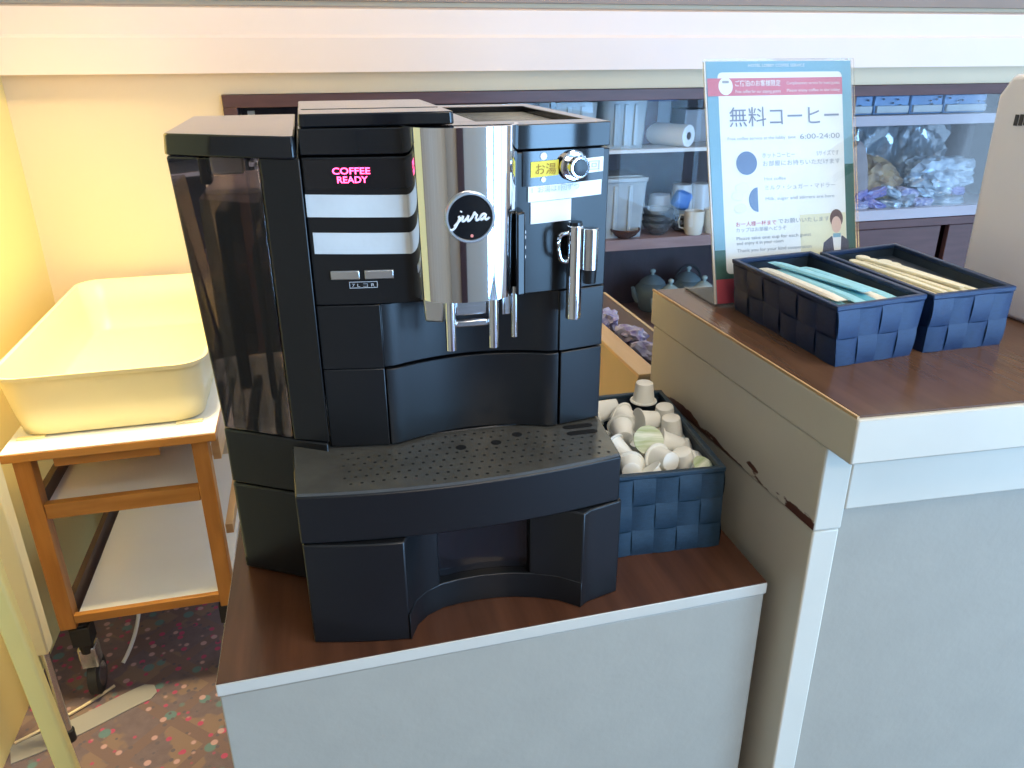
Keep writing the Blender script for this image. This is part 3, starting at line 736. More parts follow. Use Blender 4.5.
# stirrers: flat shaft with a rounded paddle at the far end
def stirrer_bm(L=.150, w=.0072, t=.0034):
    bm = B(); o = [(-w/2,-L/2),(w/2,-L/2),(w/2,L/2-.016),(w*.95,L/2-.011),(w*1.05,L/2-.006)]
    o += arc(0, L/2-.006, w*1.05, .15, PI-.15, 8) + [(-w*1.05,L/2-.006),(-w*.95,L/2-.011),(-w/2,L/2-.016)]
    prism(bm, o, -t/2, t/2); return bm
st0 = obj('stirrer', stirrer_bm(), M['stirrer'], bev=.0008)
stl = [
 (.6390,.737,1.2105, .00,'cream stirrer of the bottom row, leftmost, along the basket wall'),
 (.6510,.741,1.2105, .01,'cream stirrer of the bottom row, second from the left'),
 (.6630,.735,1.2105,-.01,'cream stirrer of the bottom row in its middle'),
 (.6750,.739,1.2105, .01,'cream stirrer of the bottom row, second from the right'),
 (.6870,.731,1.2105, .00,'cream stirrer of the bottom row, rightmost, ending short of the back'),
 (.6440,.744,1.2141, .03,'cream stirrer of the upper row with its round end furthest left'),
 (.6560,.738,1.2141, .05,'cream stirrer of the upper row, left of the topmost'),
 (.6680,.743,1.2141, .06,'cream stirrer of the upper row, right of the topmost'),
 (.6800,.734,1.2141, .07,'cream stirrer at the right end of the upper row'),
 (.6610,.747,1.2177, .12,'topmost cream stirrer lying slanted on the bundle'),
]
for x,y,z,rz,lab in stl:
    o = st0.copy(); COL.objects.link(o); o.location = (x,y,z); o.rotation_euler = (0,0,rz)
    tag(o, lab, 'stirrer', 'cream stirrers in the right navy basket')
bpy.data.objects.remove(st0)

# creamer cups
def cup_things():
    th = bpy.data.objects.new('creamer_cup', None); COL.objects.link(th); th.empty_display_size = .02
    bm = B(); lathe(bm, [(.0095,0),(.0108,.0008),(.0112,.003),(.0140,.0235),(.0142,.0243),(.0168,.0246),(.0170,.0254),(.0168,.0256)], 28)
    c = obj('cup', bm, M['cup'], th, smooth=40)
    bm = B(); lathe(bm, [(.0172,.0257),(.0174,.0260),(.0172,.0264)], 28)
    l = obj('lid', bm, M['foil'], th, smooth=40)
    return th
cup0 = cup_things()
def place_cup(p, d, lab, spin=0.0, leaf=False):
    """d: direction from the cup's bottom to its lid; p: the cup's middle"""
    d = Vector(d).normalized(); q = d.to_track_quat('Z','Y')
    r = cup0.copy(); COL.objects.link(r); r.rotation_mode = 'QUATERNION'; r.rotation_quaternion = q
    r.location = Vector(p) + Vector((0,0,.007)) - d*.013
    for ch in cup0.children:
        c = ch.copy(); COL.objects.link(c); c.parent = r
        if leaf and ch.name.startswith('lid'):
            c.data = ch.data.copy(); c.data.materials.clear(); c.data.materials.append(M['leaf']); c['label'] = 'lid printed with a green leaf pattern'
    tag(r, lab, 'creamer cup', 'creamer cups in the low basket')
cups = [
 ((.389,.852,1.044),(0,0,-1),'creamer cup standing upside down on top at the back of the pile',0),
 ((.340,.848,1.026),(-.8,.3,-.3),'creamer cup lying on its side nearest the back left, by the machine',0),
 ((.3555,.822,1.022),(-.3,.9,.1),'creamer cup beside the back left one with its round bottom forward',0),
 ((.3735,.800,1.028),(-1,-.1,.05),'creamer cup lying sideways in front of the upside-down top one',0),
 ((.4020,.815,1.026),(.1,.1,-1),'small upside-down creamer cup at the back right of the pile',0),
 ((.3960,.782,1.026),(.12,.05,-1),'upside-down creamer cup in the middle right, lid over the edge',0),
 ((.3360,.790,1.022),(.2,.9,.25),'large pale creamer cup lying at the left beside the drip tray',0),
 ((.3460,.742,1.030),(-.15,-.75,.65),'creamer cup facing front with a green leaf lid in the middle',1),
 ((.3790,.745,1.022),(-.9,.3,.2),'creamer cup lying sideways right of the green leaf lid',0),
 ((.3520,.705,1.026),(-.2,.9,-.25),'creamer cup with its round bottom forward near the front',0),
 ((.3760,.705,1.022),(.3,.0,-.95),'tilted upside-down creamer cup near the front right',0),
 ((.3150,.745,1.020),(-.4,.8,.3),'creamer cup half hidden behind the drip tray corner',0),
 ((.3140,.708,1.018),(.3,.85,-.2),'creamer cup low at the front left against the basket front',0),
 ((.3330,.688,1.012),(-.5,.4,.75),'creamer cup squeezed low at the front between its neighbours',0),
 ((.3850,.684,1.013),(.35,-.4,.75),'creamer cup at the front right corner with green leaf lid',1),
 ((.3960,.722,1.010),(.6,.3,-.5),'shaded creamer cup low against the right wall of the basket',0),
 ((.3980,.752,1.008),(.2,-.3,-.9),'creamer cup sunk deep at the right behind the tilted one',0),
]
for p, d, lab, lf in cups: place_cup(p, d, lab, leaf=bool(lf))
# the layer they lie on, showing only in the gaps
k = 0
for i in range(3):
    for j in range(5):
        x = .309 + i*.036 + j*.003; y = .700 + j*.037
        if (i,j) not in ((0,3),(1,1),(1,2),(1,3),(1,4),(2,3)): continue
        place_cup((x, y, 1.0), (0,0,-1) , 'creamer cup of the lower layer glimpsed in gaps of the pile')
        k += 1
for ch in list(cup0.children): bpy.data.objects.remove(ch)
bpy.data.objects.remove(cup0)

#@@POSTER
# ------------------------------------------------------------------ poster in a clear stand
PO = Vector((.477, .845, CNT+.003)); pu = Vector((1,.0,0)); pv = Vector((0,.087,.282)).normalized()
pm = plane_mx(PO, pu, pv)          # x right, y up the sheet, z toward the viewer
PW, PH = .2005, .2925
def prect(bm, x0, x1, y0, y1, z=0.0, t=.00008, mx=None): box(bm, x0, x1, y0, y1, z, z+t, pm)
t = thing('poster_stand', tuple(PO), 'clear upright stand with a blue framed coffee poster behind the navy baskets', 'sign')
bm = B(); box(bm, -.003, PW+.003, -.002, PH+.002, .0014, .0030, pm); box(bm, -.003, PW+.003, -.002, PH+.002, -.0035, -.0019, pm); part('clear_holder', bm, M['acrylic'], t)
bm = B(); box(bm, .472, .686, .846, .9285, CNT, CNT+.003); box(bm, .472,.4732,.846,.9285,CNT+.003,CNT+.0036); part('stand_foot', bm, M['acrylic'], t, bev=.0005)
bm = B(); box(bm, -.0034, -.0014, 0, PH, -.0012, .0012, pm); part('edge_strip', bm, M['shelfw'], t)
bm = B(); prect(bm, 0, PW, 0, PH, -.0008, .0010); ps = part('poster_sheet', bm, M['p_blue'], t)
def print_(name, m, f, z): 
    bm = B(); f(bm, z); return part(name, bm, m, ps, smooth=0)
z1, z2, z3, z4 = .0002, .0004, .0006, .0008
print_('lower_border', M['p_green'], lambda b,z: prect(b, 0, PW, .030, .066, z), z1)
print_('side_border', M['p_green'], lambda b,z: prect(b, PW-.0145, PW, .066, .165, z), z1)
print_('red_border', M['p_red'], lambda b,z: prect(b, 0, PW, 0, .030, z), z1)
print_('white_field', M['p_white'], lambda b,z: prism(b, rrect(.0145, PW-.0135, .036, .2795, .006), z, z+.0001, mx=pm), z2)
print_('header_band', M['p_pink'], lambda b,z: (prect(b, .0005, PW-.0135, .2515, .2725, z)), z3)
bm = B(); prism(bm, [(.0245+.0095*math.cos(2*PI*i/28), .263+.0105*math.sin(2*PI*i/28)) for i in range(28)], .0009, .0010, mx=pm); part('seal', bm, M['p_white'], ps, smooth=0)
bm = B(); prism(bm, rrect(.020,.029,.2665,.2695,.001), .0011, .00115, mx=pm); part('seal_mark', bm, M['p_text'], ps, smooth=0)
def ptext(s, x, y, size, m, width=None, name='lettering', z=.0011, bold=0):
    return part(name, text_bm(s, size, pm @ Matrix.Translation((x,y,z)), width=width, bold=bold), m, ps, smooth=0)
ptext('ご宿泊のお客様限定', .0375, .2632, .0078, M['white_ink'], .062, bold=.0001)
ptext('Free coffee for our staying guests', .0375, .2548, .0052, M['white_ink'], .062)
ptext('Complimentary service for hotel guests', .108, .2642, .0048, M['white_ink'], .075)
ptext('Please enjoy coffee in the lobby', .108, .2555, .0048, M['white_ink'], .075)
ptext('HOTEL LOBBY COFFEE SERVICE', .056, .2855, .0050, M['white_ink'], .078)
ptext('無料コーヒー', .0275, .2165, .0255, M['p_title'], .153, name='title')
ptext('Free coffee service at the lobby  time', .0240, .1985, .0058, M['ink_soft'], .094)
ptext('6:00-24:00', .1240, .1975, .0092, M['p_text'], .057)
bm = B(); prism(bm, [(.0485+.0142*math.cos(2*PI*i/36), .1705+.0142*math.sin(2*PI*i/36)) for i in range(36)], .0009, .0010, mx=pm); part('round_mark', bm, M['p_disc'], ps, smooth=0)
bm = B(); prism(bm, [(.0620+.0125*math.cos(PI/2+PI*i/20), .1255+.0150*math.sin(PI/2+PI*i/20)) for i in range(21)], .0009, .0010, mx=pm); part('half_mark', bm, M['p_disc'], ps, smooth=0)
bm = B()
for cx_, cy_, r_ in ((.041,.141,.008),(.034,.131,.007),(.0375,.116,.0075)): prism(bm, [(cx_+r_*1.2*math.cos(2*PI*i/14), cy_+r_*.8*math.sin(2*PI*i/14)) for i in range(14)], .0009, .00095+cx_*.001, mx=pm)
part('pale_mark', bm, M['p_cream'], ps, smooth=0)
ptext('ホットコーヒー', .0700, .1765, .0072, M['ink_soft'], .046)
ptext('Sサイズです', .1470, .1768, .0072, M['ink_soft'], .032)
ptext('お部屋にお持ちいただけます', .0705, .1665, .0072, M['ink_soft'], .110)
ptext('Hot coffee', .0720, .1485, .0058, M['ink_soft'], .030)
ptext('ミルク・シュガー・マドラー', .0722, .1370, .0066, M['ink_soft'], .100)
ptext('Milk, sugar and stirrers are here', .0725, .1240, .0056, M['ink_soft'], .098)
print_('cream_field', M['p_cream'], lambda b,z: prect(b, .120, PW-.0140, .040, .104, z), z3)
ptext('お一人様一杯まで', .0300, .0940, .0066, M['p_red'], .056)
ptext('でお願いいたします', .0890, .0950, .0066, M['p_text'], .073)
for y_, s_, w_ in ((.0870,'カップはお部屋へどうぞ',.070),(.0770,'Please take one cup for each guest',.105),(.0710,'and enjoy it in your room',.065),(.0620,'Thank you for your kind cooperation',.105)):
    ptext(s_, .0300, y_, .0058, M['p_text'], w_)
# printed portrait: plain figure in a dark jacket
def ell(b, cx_, cy_, rx, ry_, z, n=20): prism(b, [(cx_+rx*math.cos(2*PI*i/n), cy_+ry_*math.sin(2*PI*i/n)) for i in range(n)], z, z+.00005, mx=pm)
bm = B(); prism(bm, [(.150,.050),(.1895,.050),(.1895,.068),(.181,.0745),(.164,.0745),(.153,.067)], .0009, .00095, mx=pm); part('portrait_jacket', bm, M['p_suit'], ps, smooth=0)
bm = B(); prism(bm, [(.168,.052),(.177,.052),(.179,.0755),(.166,.0755)], .00100, .00103, mx=pm); part('portrait_shirt', bm, M['p_white'], ps, smooth=0)
bm = B(); prism(bm, [(.167,.073),(.178,.073),(.178,.078),(.167,.078)], .00105, .00108, mx=pm); part('portrait_scarf', bm, M['p_blue'], ps, smooth=0)
bm = B(); ell(bm, .1725, .0965, .0095, .0120, .0010); part('portrait_hair', bm, M['p_hair'], ps, smooth=0)
bm = B(); ell(bm, .1722, .0890, .0072, .0105, .0011); part('portrait_face', bm, M['p_skin'], ps, smooth=0)

# ------------------------------------------------------------------ pale device at the right edge of the counter
t = thing('drink_dispenser', (.89,.70,CNT), 'pale grey machine with vent slots standing at the right end of counter', 'machine')
side = [(.60,CNT),(.795,CNT),(.800,1.405),(.785,1.428),(.60,1.445)]
bm = B(); vs0 = [bm.verts.new((.786,y,z)) for y,z in side]; vs1 = [bm.verts.new((1.03,y,z)) for y,z in side]
bm.faces.new(vs0); bm.faces.new(list(reversed(vs1)))
for i in range(5): bm.faces.new((vs0[i], vs0[(i+1)%5], vs1[(i+1)%5], vs1[i]))
part('casing', bm, M['device'], t, bev=.006, seg=3)
bm = B()
for k in range(9): box(bm, .7848, .7870, .7675-.0065*k-.0045, .7675-.0065*k, 1.374+.0006*k, 1.386+.0006*k)
part('vent_slot', bm, M['slot'], t)

#@@CART
# ------------------------------------------------------------------ serving cart
t = thing('serving_cart', (-.47,2.05,0), 'orange wood serving cart with white shelves on casters left of cabinet', 'cart')
TZ = .693; ca, cb, cy0, cy1 = -.684, -.258, 1.645, 2.47
bm = B(); box(bm, ca, cb, cy0, cy1, TZ-.022, TZ-.002); part('table_edge', bm, M['wood_x'], t, bev=.002)
bm = B(); box(bm, ca+.001, cb-.001, cy0+.001, cy1-.001, TZ-.002, TZ); part('tabletop', bm, M['whitelam'], t)
LZ = .222
for x0, x1 in ((-.669,-.633),(-.314,-.280)):
    for y0 in (1.66, 2.41):
        bm = B(); box(bm, x0, x1, y0, y0+.036, LZ, TZ-.022); part('leg', bm, M['wood_o'], t, bev=.002)
bm = B(); box(bm, -.632,-.315,1.662,1.682,.519,.556); part('front_rail', bm, M['wood_x'], t, bev=.0015)
bm = B(); box(bm, -.592,-.381,1.664,1.680,.644,TZ-.022); part('top_rail', bm, M['wood_x'], t, bev=.001)
bm = B(); box(bm, -.668,-.281,1.662,1.676,.235,.258); part('bottom_rail', bm, M['wood_x'], t, bev=.0015)
bm = B(); box(bm, -.632,-.315,1.682,2.41,.538,.546); box(bm,-.632,-.315,1.67,1.683,.55,.5505); part('middle_shelf', bm, M['whitelam'], t)
bm = B(); box(bm, -.625,-.290,1.676,2.42,.246,.256); part('bottom_shelf', bm, M['whitelam'], t)
bm = B(); box(bm, -.650,-.636,1.697,2.41,.235,.285); part('shelf_lip', bm, M['dkbrown'], t)
bm = B(); box(bm, -.650,-.636,1.697,2.41,.535,.575); part('shelf_lip', bm, M['dkbrown'], t)
bm = B(); box(bm, -.279,-.262,1.70,2.41,.60,TZ-.022); part('side_rail', bm, M['wood_l'], t, bev=.001)
bm = B(); box(bm, -.279,-.262,1.70,2.41,.40,.425); part('side_rail', bm, M['wood_l'], t, bev=.001)
def caster(x, y):
    bm = B(); lathe(bm, [(.016,.135),(.016,.222)], 16, Matrix.Translation((x,y,0))); box(bm, x-.022, x+.022, y-.022, y+.022, .165, .1655+.052)
    c = part('caster', bm, M['rubber'], t, bev=.003)
    bm = B()
    prism(bm, [(x-.020,y-.012),(x+.020,y-.012),(x+.020,y+.03),(x-.020,y+.03)], .09, .15)
    part('caster_fork', bm, M['steel'], c, bev=.004)
    bm = B(); lathe(bm, [(.040,-.012),(.048,-.010),(.048,.010),(.040,.012)], 28, Matrix.Translation((x,y+.018,.048)) @ Matrix.Rotation(PI/2,4,'Y')); w_ = part('caster_wheel', bm, M['rubber'], c)
    bm = B(); lathe(bm, [(.030,-.0135),(.030,.0135)], 24, Matrix.Translation((x,y+.018,.048)) @ Matrix.Rotation(PI/2,4,'Y')); part('wheel_hub', bm, M['steel'], w_)
for x, y in ((-.632,1.685),(-.300,1.690),(-.650,2.42),(-.297,2.42)): caster(x, y)
# tub on the cart
TBZ = TZ; TH = .148
t = thing('plastic_tub', (-.47,2.1,TBZ), 'large cream plastic tub resting on the serving cart', 'tub')
def tubring(z, x0, x1, y0, y1, r, n=8): return [(x,y,z) for x,y in rrect(x0,x1,y0,y1,r,n)]
tb = dict(x0=-.668,x1=-.290,y0=1.716,y1=2.44); tt = dict(x0=-.690,x1=-.272,y0=1.700,y1=2.495)
bm = B()
def ringv(z, d, r, e=0): return [bm.verts.new((x,y,z)) for x,y in rrect(d['x0']-e,d['x1']+e,d['y0']-e,d['y1']+e,r,8)]
def lerpd(k): return {q: tb[q]*(1-k)+tt[q]*k for q in tb}
rings = [ringv(TBZ+.004, tb, .05, -.006), ringv(TBZ, tb, .05, -.012), ringv(TBZ+.006, tb, .055), ringv(TBZ+.07, lerpd(.5), .058), ringv(TBZ+TH-.012, lerpd(.92), .06),
         ringv(TBZ+TH-.010, lerpd(.92), .06, .008), ringv(TBZ+TH-.001, lerpd(1), .062, .008), ringv(TBZ+TH, lerpd(1), .06, .005), ringv(TBZ+TH-.002, lerpd(1), .058, -.001),
         ringv(TBZ+.07, lerpd(.5), .056, -.003), ringv(TBZ+.012, lerpd(.1), .05, -.004), ringv(TBZ+.005, tb, .045, -.012)]
for a, b in zip(rings[1:], rings[2:]):
    n = len(a)
    for i in range(n): bm.faces.new((a[i], a[(i+1)%n], b[(i+1)%n], b[i]))
bm.faces.new(list(reversed(rings[1]))); bm.faces.new(rings[-1])
for v in rings[0]: bm.verts.remove(v)
part('body', bm, M['tub'], t, smooth=60)
for x in (-.640,-.318):
    bm = B(); box(bm, x-.028, x+.028, 1.708, 1.722, TBZ, TBZ+.004); part('foot_rib', bm, M['tub'], t, bev=.001)
# cream post with a steel foot, yellow post, cords
t = thing('enamel_post', (-.672,1.55,0), 'cream enamel post with steel tube foot left of the serving cart', 'post')
bm = B(); box(bm, -.692,-.650,1.53,1.57,.262,.90); part('post', bm, M['cpost'], t, bev=.004)
bm = B(); lathe(bm, [(.0085,.03),(.0085,.262)], 16, Matrix.Translation((-.664,1.55,0))); ft_ = part('steel_foot', bm, M['steel'], t)
bm = B(); lathe(bm, [(.012,0),(.012,.03),(.0085,.034)], 16, Matrix.Translation((-.664,1.55,0))); part('rubber_tip', bm, M['rubber'], ft_)
bm = B(); mx = Matrix.Translation((-.488,1.10,.36)) @ Matrix.Rotation(math.radians(-3.0),4,'Y')
box(bm, -.0145, .0145, -.011, .011, -.36, .60, mx)
tag(obj('yellow_post', bm, M['ypole'], off=(-.488,1.10,0), bev=.004), 'yellow painted wooden post at the lower left corner', 'post')
bm = B(); tube(bm, bez((-.560,1.93,.232),(-.545,1.90,.16),(-.545,1.86,.06),(-.595,1.78,.006)), .0050, 8)
tag(obj('white_cable', bm, M['cord'], off=(-.56,1.9,0)), 'white cable curving down to the carpet behind the cart caster', 'cable')
bm = B(); tube(bm, bez((-.600,1.70,.005),(-.66,1.64,.005),(-.72,1.60,.005),(-.785,1.565,.005)), .0038, 8)
tag(obj('beige_cable', bm, M['cordb'], off=(-.6,1.7,0)), 'thin beige cable lying on the carpet by the caster', 'cable')
bm = B()
P = bez((-.50,1.668,.003),(-.58,1.64,.003),(-.64,1.58,.003),(-.785,1.535,.003), 14)
lv, rv = [], []
for i, p in enumerate(P):
    d = (P[min(i+1,14)]-P[max(i-1,0)]).normalized(); s = Vector((-d.y,d.x,0))*(.030 if 0 < i else .014)
    lv.append(bm.verts.new(p+s)); rv.append(bm.verts.new(p-s))
top_ = [bm.faces.new((lv[i],lv[i+1],rv[i+1],rv[i])) for i in range(14)]
ex = bmesh.ops.extrude_face_region(bm, geom=top_); bmesh.ops.translate(bm, vec=(0,0,-.0028), verts=[v for v in ex['geom'] if isinstance(v, bmesh.types.BMVert)])
tag(obj('cable_cover', bm, M['cover'], off=(-.6,1.6,0)), 'flat pale grey cable cover strip lying on the carpet', 'cable cover')

#@@CUPBOARD
# ------------------------------------------------------------------ built-in cupboard in the back wall
t = thing('cupboard', (1.3,2.75,CZ0), 'dark mauve wood glazed cupboard built into the cream back wall', 'cupboard')
fy0, fy1, ybk = 2.535, 2.585, 2.97
FT = 1.313
bm = B(); box(bm, CX0+.001, CX1-.001, fy0, fy1, FT, CZ1-.001); box(bm, CX0+.001, -.188, fy0, fy1, CZ0, FT); box(bm, 2.82, CX1-.001, fy0, fy1, CZ0, FT); part('frame', bm, M['mauve'], t, bev=.002)
bm = B(); box(bm, CX0+.001, CX1-.001, ybk, ybk+.02, CZ0, CZ1); part('back_panel', bm, M['mauve_d'], t)
bm = B(); box(bm, CX0+.001, CX0+.02, fy1, ybk, CZ0, CZ1-.001); box(bm, CX1-.02, CX1-.001, fy1, ybk, CZ0, CZ1-.001); box(bm, CX0+.02, CX1-.02, fy1, ybk, FT+.01, CZ1-.001); part('carcass', bm, M['mauve_d'], t)
bm = B(); box(bm, 1.86, 1.912, 2.56, ybk, CZ0, FT); part('divider', bm, M['mauve'], t)
bm = B(); box(bm, -.18, 1.86, 2.60, ybk, 1.138, 1.150); part('shelf', bm, M['shelfw'], t)
bm = B(); box(bm, -.18, 1.86, 2.60, ybk, .800, .838); part('shelf', bm, M['shelfwood'], t)
bm = B(); box(bm, -.18, 1.86, 2.60, ybk, .455, .480); part('shelf', bm, M['shelfwood'], t)
bm = B(); box(bm, 1.912, 2.82, 2.57, 2.60, 1.207, 1.243); box(bm, 1.912, 2.82, 2.60, ybk, 1.225, 1.240); part('shelf', bm, M['railgrey'], t, bev=.002)
bm = B(); box(bm, 1.912, 2.82, 2.57, 2.60, .860, .900); box(bm, 1.912, 2.82, 2.60, ybk, .870, .885); part('shelf', bm, M['railgrey'], t, bev=.002)
bm = B(); box(bm, 1.912, 2.40, 2.575, 2.60, .30, .825); box(bm, 1.912,2.82,2.57,2.598,.826,.858); part('lower_door', bm, M['mauve'], t, bev=.003)
bm = B(); box(bm, 2.44, 2.82, 2.575, 2.60, .30, .825); part('lower_door', bm, M['mauve'], t, bev=.003)
bm = B(); box(bm, -.186, 1.86, 2.556, 2.559, .32, FT-.002); part('glass_pane', bm, M['pane'], t)
bm = B(); box(bm, 1.912, 2.82, 2.562, 2.565, .902, FT-.002); part('glass_pane', bm, M['pane'], t)
bm = B(); box(bm, .775, .79, 2.553, 2.562, .32, FT-.002); part('pane_edge_and_glint', bm, M['black_mid'], t)
bm = B(); box(bm, -.165, -.145, 2.60, 2.62, .48, 1.30); part('pane_edge_and_glint', bm, M['alu'], t)  # bright strip added to imitate a reflection in the glass

def tubbox(name, x0, x1, y0, y1, z0, z1, lab, cat, lid=True, rib=0):
    t = thing(name, ((x0+x1)/2,(y0+y1)/2,z0), lab, cat)
    bm = B(); dx = (x1-x0)*.06
    prism(bm, rrect(x0+dx,x1-dx,y0+dx*.6,y1-dx*.6,.02), z0, z1, rrect(x0,x1,y0,y1,.02)); part('body', bm, M['tubclear'], t)
    if lid:
        bm = B(); prism(bm, rrect(x0-.006,x1+.006,y0-.006,y1+.006,.024), z1, z1+.016); prism(bm, rrect(x0+.012,x1-.012,y0+.012,y1-.012,.02), z1+.016, z1+.022); part('lid', bm, M['tubclear'], t, bev=.003)
    for k in range(rib):
        bm = B(); x = x0+dx+(x1-x0-2*dx)*(k+1)/(rib+1); box(bm, x-.008, x+.008, y0-.004, y0+.004, z0+.01, z1-.01); part('rib', bm, M['tubclear'], t, bev=.003)
    return t
tubbox('storage_container', .80, .965, 2.62, 2.80, 1.150, 1.305, 'milky storage container on the top shelf just right of coffee machine', 'container', False, 2)
tubbox('storage_container', .985, 1.150, 2.63, 2.80, 1.150, 1.308, 'milky storage container on the top shelf, left of the paper roll', 'container', False, 3)
tubbox('storage_container', .975, 1.165, 2.63, 2.82, .838, 1.035, 'milky lidded storage container on the middle shelf beside glass bowls', 'container', True, 2)
# things on the top shelf
t = thing('paper_roll', (1.26,2.66,1.150), 'white paper towel roll lying on the top shelf', 'paper roll')
mx = Matrix.Translation((1.300,2.625,1.150+.038)) @ Matrix.Rotation(math.radians(-72),4,'Z') @ Matrix.Rotation(-PI/2,4,'Y')
bm = B(); lathe(bm, [(.014,0),(.036,0),(.038,.002),(.038,.218),(.036,.22),(.014,.22),(.014,0)], 28, Matrix.Translation((1.303,2.622,1.188)) @ Matrix.Rotation(math.radians(30),4,'Z') @ Matrix.Rotation(-PI/2,4,'X') , cap0=False, cap1=False); part('roll', bm, M['paper'], t)
bm = B(); lathe(bm, [(.0125,.001),(.014,.001),(.014,.219),(.0125,.219),(.0125,.001)], 20, Matrix.Translation((1.303,2.622,1.188)) @ Matrix.Rotation(math.radians(30),4,'Z') @ Matrix.Rotation(-PI/2,4,'X'), cap0=False, cap1=False); part('core', bm, M['greybox'], t)
bm = B(); box(bm, 1.245, 1.34, 2.86, 2.94, 1.150, 1.292); tag(obj('carton', bm, M['greybox'], off=(1.3,2.9,1.15), bev=.003), 'grey carton standing behind the paper roll on the top shelf', 'carton')
bm = B(); box(bm, 1.36, 1.47, 2.78, 2.90, 1.150, 1.265); tag(obj('carton', bm, M['greybox'], off=(1.41,2.8,1.15), bev=.003), 'grey carton at the right end of the top shelf by poster', 'carton')
bm = B(); prism(bm, rrect(1.165,1.235,2.74,2.80,.008), 1.150, 1.30); tag(obj('carton', bm, M['mauve'], off=(1.2,2.77,1.15), bev=.003), 'dark carton on the top shelf under the blue tray', 'carton')
bm = B(); prism(bm, rrect(1.162,1.30,2.72,2.83,.01), 1.3005, 1.3125, rrect(1.156,1.306,2.715,2.835,.012)); tag(obj('blue_tray', bm, M['blue'], off=(1.23,2.77,1.3005), bev=.003), 'flat blue tray on top of the dark carton, top shelf', 'tray')
# middle shelf
def bowl(name, x, y, z, r, h, m, lab, cat, group=None):
    bm = B(); lathe(bm, [(r*.42,0),(r*.45,.003),(r*.75,h*.35),(r*.96,h*.8),(r,h),(r*.97,h+.002),(r*.92,h*.8),(r*.70,h*.4),(r*.3,.008)], 28)
    o = obj(name, bm, m, loc=(x,y,z)); return tag(o, lab, cat, group)
bowl('brown_bowl', 1.085, 2.64-.005, .838, .056, .034, M['brown_c'], 'dark brown glazed bowl in front of milky container, middle shelf', 'bowl')
gb = [(1.225,2.665,.838,.058),(1.225,2.665,.862,.058),(1.225,2.665,.886,.058),(1.335,2.70,.838,.050),(1.335,2.70,.862,.050)]
gl = ['lowest glass bowl of the stack of three, middle shelf','middle glass bowl of the stack of three, middle shelf','topmost glass bowl of the stack of three, middle shelf','lower glass bowl of the pair behind cream mugs','upper glass bowl of the pair behind cream mugs']
for (x,y,z,r),lab in zip(gb,gl): bowl('glass_bowl', x, y, z, r, .045, M['clear'], lab, 'bowl', 'glass bowls on the middle shelf')
def mug(x, y, z, r, h, m, lab, inv=False, group='cups on the middle shelf', handle=True, rz=0):
    t = thing('cup', (x,y,z), lab, 'cup', group)
    pr = [(r*.8,0),(r*.86,.003),(r,h*.5),(r,h),(r*.92,h),(r*.92,h*.5),(r*.75,.008)]
    if inv: pr = [(a,h-b) for a,b in pr]
    bm = B(); lathe(bm, pr, 28, Matrix.Translation((x,y,z)), cap0=True, cap1=True); part('body', bm, m, t)
    if handle:
        c, s = math.cos(rz), math.sin(rz)
        bm = B(); tube(bm, [(x+c*(r+d), y+s*(r+d), z+k) for d,k in ((-.003,h*.78),(.014,h*.8),(.02,h*.5),(.014,h*.25),(-.003,h*.22))], .0035, 8); part('handle', bm, m, t)
mug(1.355,2.632,.838,.036,.085,M['mug'],'cream mug on the middle shelf, left of two in front',rz=2.6)
mug(1.437,2.635,.838,.038,.088,M['mug'],'cream mug on the middle shelf beside the poster edge',rz=-.4)
mug(1.185,2.79,.838,.042,.10,M['white_c'],'white cup at back between container and glass bowls',True)
mug(1.300,2.82,.838,.045,.118,M['white_c'],'white rounded cup standing behind the glass bowls',True)
mug(1.400,2.84,.838,.042,.150,M['white_c'],'tall pale cup behind the blue packet, middle shelf',True,handle=False)
mug(1.480,2.84,.838,.042,.150,M['white_c'],'tall pale cup behind the cream mugs, middle shelf',True,handle=False)
def blob(name, c, size, m, lab, cat, group=None, seed=0, crump=.18, rot=0, tilt=0, sub=3, flat=False):
    """soft crumpled packet or bag"""
    r = random.Random(seed)
    bm = B(); bmesh.ops.create_icosphere(bm, subdivisions=sub, radius=1)
    of = Vector((r.uniform(0,50), r.uniform(0,50), r.uniform(0,50)))
    for v in bm.verts:
        d = v.co.copy()
        n = (1-2*abs(mnoise.noise(d*1.6+of))) *.6 + (1-2*abs(mnoise.noise(d*3.4+of)))*.5 + (.5-abs(mnoise.noise(d*7+of)))*.4
        k = 1/ max(.55, (abs(d.x)**4+abs(d.y)**4+abs(d.z)**4)**.25)
        v.co = d*min(k,1.35)*(.78+crump*n)
    bmesh.ops.scale(bm, vec=(size[0]/2,size[1]/2,size[2]/2), verts=bm.verts)
    bmesh.ops.rotate(bm, cent=(0,0,0), matrix=Matrix.Rotation(rot,3,'Z') @ Matrix.Rotation(tilt,3,'Y'), verts=bm.verts)
    zmin = min(v.co.z for v in bm.verts)
    bmesh.ops.translate(bm, vec=(0,0,-zmin), verts=bm.verts)
    o = obj(name, bm, m, loc=(c[0],c[1],c[2]), smooth=24); return tag(o, lab, cat, group)
blob('blue_packet', (1.345,2.725,.907), (.075,.05,.075), M['blue'], 'crumpled blue packet on the pair of glass bowls, middle shelf', 'packet', seed=3, tilt=.4)
